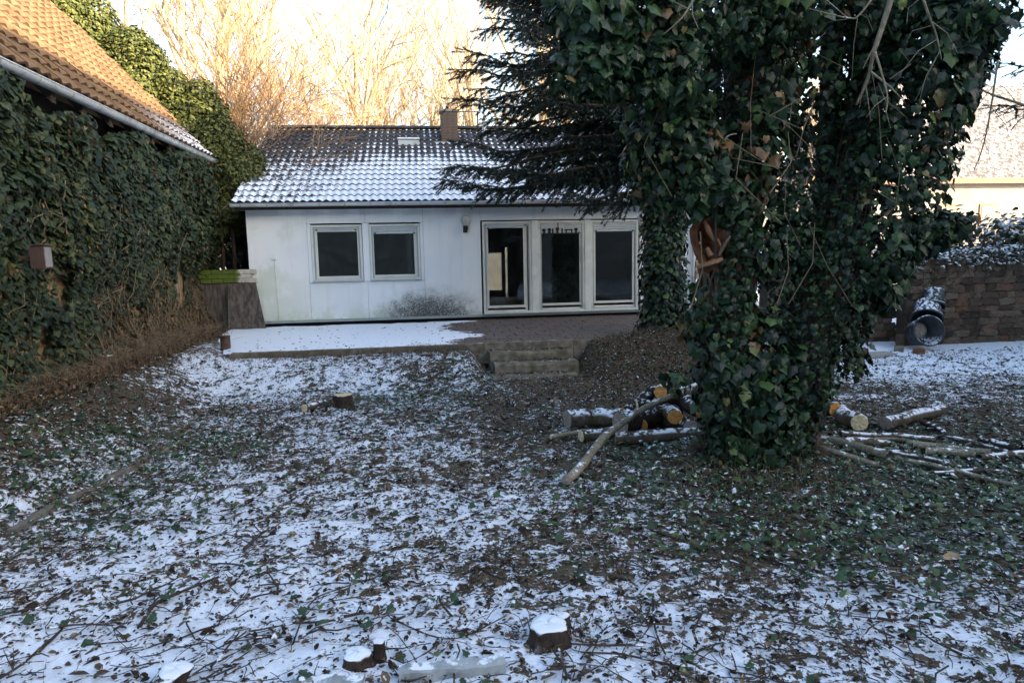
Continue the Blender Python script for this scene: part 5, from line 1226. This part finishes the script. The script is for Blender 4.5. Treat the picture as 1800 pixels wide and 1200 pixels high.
def ivden(a_, b_):
    d = .03 + .035 * sstep(4.2, 6, b_)
    for cx_, cy_, r_, w_ in IV: d = d + 1.5 * w_ * np.exp(-((a_ - cx_) ** 2 + (b_ - cy_) ** 2) / (r_ * r_))
    return np.clip(d * (1 + 1.6 * fbm(a_ * 2, b_ * 2, 3)), 0, 1)
x_, y_ = ground_points(85000, ivden); n = len(x_)
pos = np.stack([x_, y_, gz(x_, y_) + .012 + .06 * RNG.random(n) ** 2], 1); nr = norm(np.array([[0, -.1, 1.]]) + .55 * dirs(n))
o = scatter('ground_ivy', IVY_V, IVY_T, pos, frames(nr, dirs(n)), .024 + .044 * RNG.random(n) ** 1.2, MT['ivyground'], None); tag(o, 'low ivy leaves creeping through snow and litter', 'ivy', None, 'stuff')
# dry leaves at the barn foot and round the terrace edge
def patch_leaves(name, label, xs_, ys_, n, hgt, sz):
    a_ = RNG.uniform(*xs_, n); b_ = RNG.uniform(*ys_, n); pos = np.stack([a_, b_, gz(a_, b_) + .01 + hgt * RNG.random(n) ** 2], 1)
    k = ~((a_ > 1.05) & (a_ < 2.6) & (b_ > 10.45)); pos = pos[k]; n = len(pos)
    o = scatter(name, DEAD_V, DEAD_T, pos, frames(norm(np.array([[.2, -.2, 1.]]) + .8 * dirs(n)), dirs(n)), sz * (.6 + .8 * RNG.random(n)), MT['deadleaf' if 'bank' in name else 'litter'], None, RNG.random(n) ** 1.5); tag(o, label, 'leaves', None, 'stuff')
patch_leaves('dry_leaf_bank', 'brown dry leaves banked up along the barn foot', (-4.6, -3.9), (6, 14.5), 4200, .16, .05)
patch_leaves('dry_leaf_heap', 'brown litter heaped on the slope around the spruce foot', (2.65, 6.0), (9.6, 12.3), 5200, .04, .04)
# fine straw and grass blades lying on the ground
STV = np.array([(-.006, 0, 0), (.006, 0, 0), (-.005, .5, .06), (.005, .5, .06), (0, 1, .0)]); STT = np.array([(0, 1, 3), (0, 3, 2), (2, 3, 4)])
x_, y_ = ground_points(46000, lambda a_, b_: np.clip(1.1 - 1.0 * snow_c(a_, b_), .12, 1) * np.clip(.35 + .09 * (b_ - 2.5), .3, 1)); n = len(x_)
pos = np.stack([x_, y_, gz(x_, y_) + .008 + .012 * RNG.random(n)], 1); nr = norm(np.array([[0, 0, 1.]]) + .25 * dirs(n))
MT['straw'] = leafmat('straw', [(0, (.06, .045, .03)), (.5, (.15, .115, .075)), (.9, (.24, .19, .125)), (1, (.07, .09, .035))], .8, .15, 0, .05)
o = scatter('straw_litter', STV, STT, pos, frames(nr, dirs(n)), .06 + .14 * RNG.random(n), MT['straw'], None); tag(o, 'fine dry straw lying among the leaf litter', 'straw', None, 'stuff')
tb = MB()
def twig(x_, y_, L_, r_, a_, lift=.02, m_=5):
    t = np.linspace(0, 1, m_); aa = a_ + np.cumsum(RNG.normal(0, .22, m_)); xx = x_ + np.cumsum(np.cos(aa)) * L_ / m_; yy = y_ + np.cumsum(np.sin(aa)) * L_ / m_
    zz_ = gz(xx, yy) + r_ + .008 + lift * RNG.random(m_); return np.stack([xx, yy, zz_], 1)
for k in range(2500):
    y_ = 2.4 + 8.6 * RNG.random() ** 1.5; x_ = RNG.uniform(-.72 * y_ - .3, .95 * y_ + .2)
    if 1.0 < x_ < 2.65 and y_ > 10.3: continue
    r_ = RNG.uniform(.0012, .0055) if RNG.random() < .85 else RNG.uniform(.005, .009); tb.tube(twig(x_, y_, RNG.uniform(.08, .55), r_, RNG.normal(.35, .9) + (math.pi if RNG.random() < .5 else 0)), np.linspace(r_, r_ * .5, 5), 4, False)
o = tb.build('twig_litter', MT['twig']); tag(o, 'thin twigs strewn over the snowy ground', 'twigs', None, 'stuff')
db = MB()      # dry upright stems and grass along the terrace edge, the barn foot and kerb
def tuft(cx_, cy_, sx__, sy__, n_, h_):
    for k in range(n_):
        x_ = cx_ + sx__ * RNG.normal(); y_ = cy_ + sy__ * RNG.normal()
        if 1.05 < x_ < 2.6 and y_ > 10.4: continue
        z_ = float(gz(x_, y_)); d = RNG.normal(size=2) * .6; L_ = h_ * RNG.uniform(.4, 1.2)
        db.tube([(x_, y_, z_ - .01), (x_ + d[0] * L_ * .3, y_ + d[1] * L_ * .3, z_ + L_ * .6), (x_ + d[0] * L_, y_ + d[1] * L_, z_ + L_ * .75)], [.003, .0025, .001], 3, False)
tuft(-4.2, 12.0, .18, 2.0, 900, .35); tuft(-4.3, 9, .15, 1.2, 350, .25); tuft(-1.8, 11.3, 1.0, .10, 420, .14); tuft(.2, 11.25, .6, .12, 420, .16); tuft(-2.75, 7, .12, .9, 240, .14); tuft(3.2, 11.0, .5, .5, 500, .12); tuft(4.4, 11.0, .6, .4, 400, .16); tuft(3.0, 5.2, .6, .3, 380, .14); tuft(-1.15, 9.1, .16, .15, 160, .18); tuft(.63, 3.25, .09, .08, 60, .07); tuft(9.1, 11.0, .3, .2, 80, .1)
o = db.build('dry_grass', MT['dry']); tag(o, 'dry grass and stems along walls and terrace edge', 'grass', None, 'stuff')
STK = [([(245, 1108), (275, 1065), (320, 1045), (385, 1018)], .011, 'curved dark stick lying in the snow at lower left'), ([(430, 970), (455, 945), (472, 935)], .013, 'knobbly short branch in the left foreground snow'), ([(395, 1045), (418, 1020), (430, 1005)], .008, 'thin dark stick right of the curved dark stick'),
       ([(515, 1135), (545, 1065), (590, 1040), (710, 1003)], .005, 'long thin bent twig in the centre left foreground'), ([(605, 1088), (640, 1082), (668, 1083)], .009, 'short thick stick above the double stump'), ([(688, 1090), (760, 1122), (815, 1122), (890, 1085)], .005, 'thin twig bowed like a U in the centre foreground'),
       ([(1148, 1050), (1150, 1100), (1165, 1145), (1200, 1200)], .007, 'pale bent stick in the right foreground'), ([(0, 1195), (40, 1170), (110, 1110), (70, 1150)], .007, 'dark twig at the bottom left corner'), ([(835, 1000), (870, 1015), (885, 1020)], .008, 'short dark stick right of the image centre foreground'), ([(1145, 935), (1165, 942), (1185, 950)], .016, 'dark bark chunk lying in snow before the ivy tree'),
       ([(1215, 1180), (1100, 1155), (1020, 1150)], .006, 'long thin twig in the foreground right of the large stump'), ([(0, 1085), (60, 1068), (135, 1030)], .006, 'straight thin twig at the left edge')]
for pts, r_, lab in STK:
    p = np.array([gg(*q) for q in pts]) + np.array([0, 0, r_ + .006]); p = smoothpath(p, 14); p[:, 2] = gz(p[:, 0], p[:, 1]) + r_ + .008; e = empty('stick', lab, 'stick', 'sticks lying in the foreground')
    MB().tube(p, np.linspace(r_, r_ * .6, 14), 7, True, .25).build('bark', MT['twig'], e, True)
    b_ = MB()
    for k in range(3):
        j = int(RNG.integers(3, 12)); q = p[j]; d = norm(np.array([RNG.normal(), RNG.normal(), .25])); b_.tube([q, q + d * .06, q + d * .11 + np.array([0, 0, .01])], [r_ * .5, r_ * .4, .001], 4, False)
    b_.build('side_twigs', MT['twig'], e)['kind'] = 'stuff'
n = 320; a_ = RNG.uniform(1.12, 2.5, n); q_ = RNG.integers(0, 3, n); b_ = np.choose(q_, [11.33, 11.05, 10.7]) + RNG.uniform(-.12, .07, n); pos = np.stack([a_, b_, np.choose(q_, [.335, .195, .04]) + .006 * RNG.random(n)], 1)
o = scatter('step_leaves', DEAD_V, DEAD_T, pos, frames(norm(np.array([[0, 0, 1.]]) + .5 * dirs(n)), dirs(n)), .02 + .05 * RNG.random(n) ** 2, MT['litter'], None); tag(o, 'dead leaves lying on the concrete garden steps', 'leaves', None, 'stuff')
n = 420; a_ = RNG.uniform(-3.2, 5.5, n); b_ = np.where(RNG.random(n) < .6, YT + RNG.random(n) ** 2 * 3.5, RNG.uniform(YT, 15.6, n)); pos = np.stack([a_, b_, TERR + .014 + .006 * RNG.random(n)], 1)
o = scatter('terrace_leaves', DEAD_V, DEAD_T, pos, frames(norm(np.array([[0, 0, 1.]]) + .4 * dirs(n)), dirs(n)), .02 + .05 * RNG.random(n) ** 2, MT['litter'], None); tag(o, 'scattered dead leaves on the terrace snow and pavers', 'leaves', None, 'stuff')
# one big curled pale leaf
g_ = gg(1655, 985); n = 1; MT['palecurl'] = plain('pale_curled_leaf', (.42, .30, .17), .7, .2, 20)
o = scatter('curled_leaf', DEAD_V, DEAD_T, np.array([[g_[0], g_[1], g_[2] + .03]]), frames(np.array([[-.3, -.6, .6]]), np.array([[.8, 0, -.4]])), np.array([.13]), MT['palecurl'], None, np.array([1.0])); tag(o, 'large pale curled leaf on the ground at lower right', 'leaf')
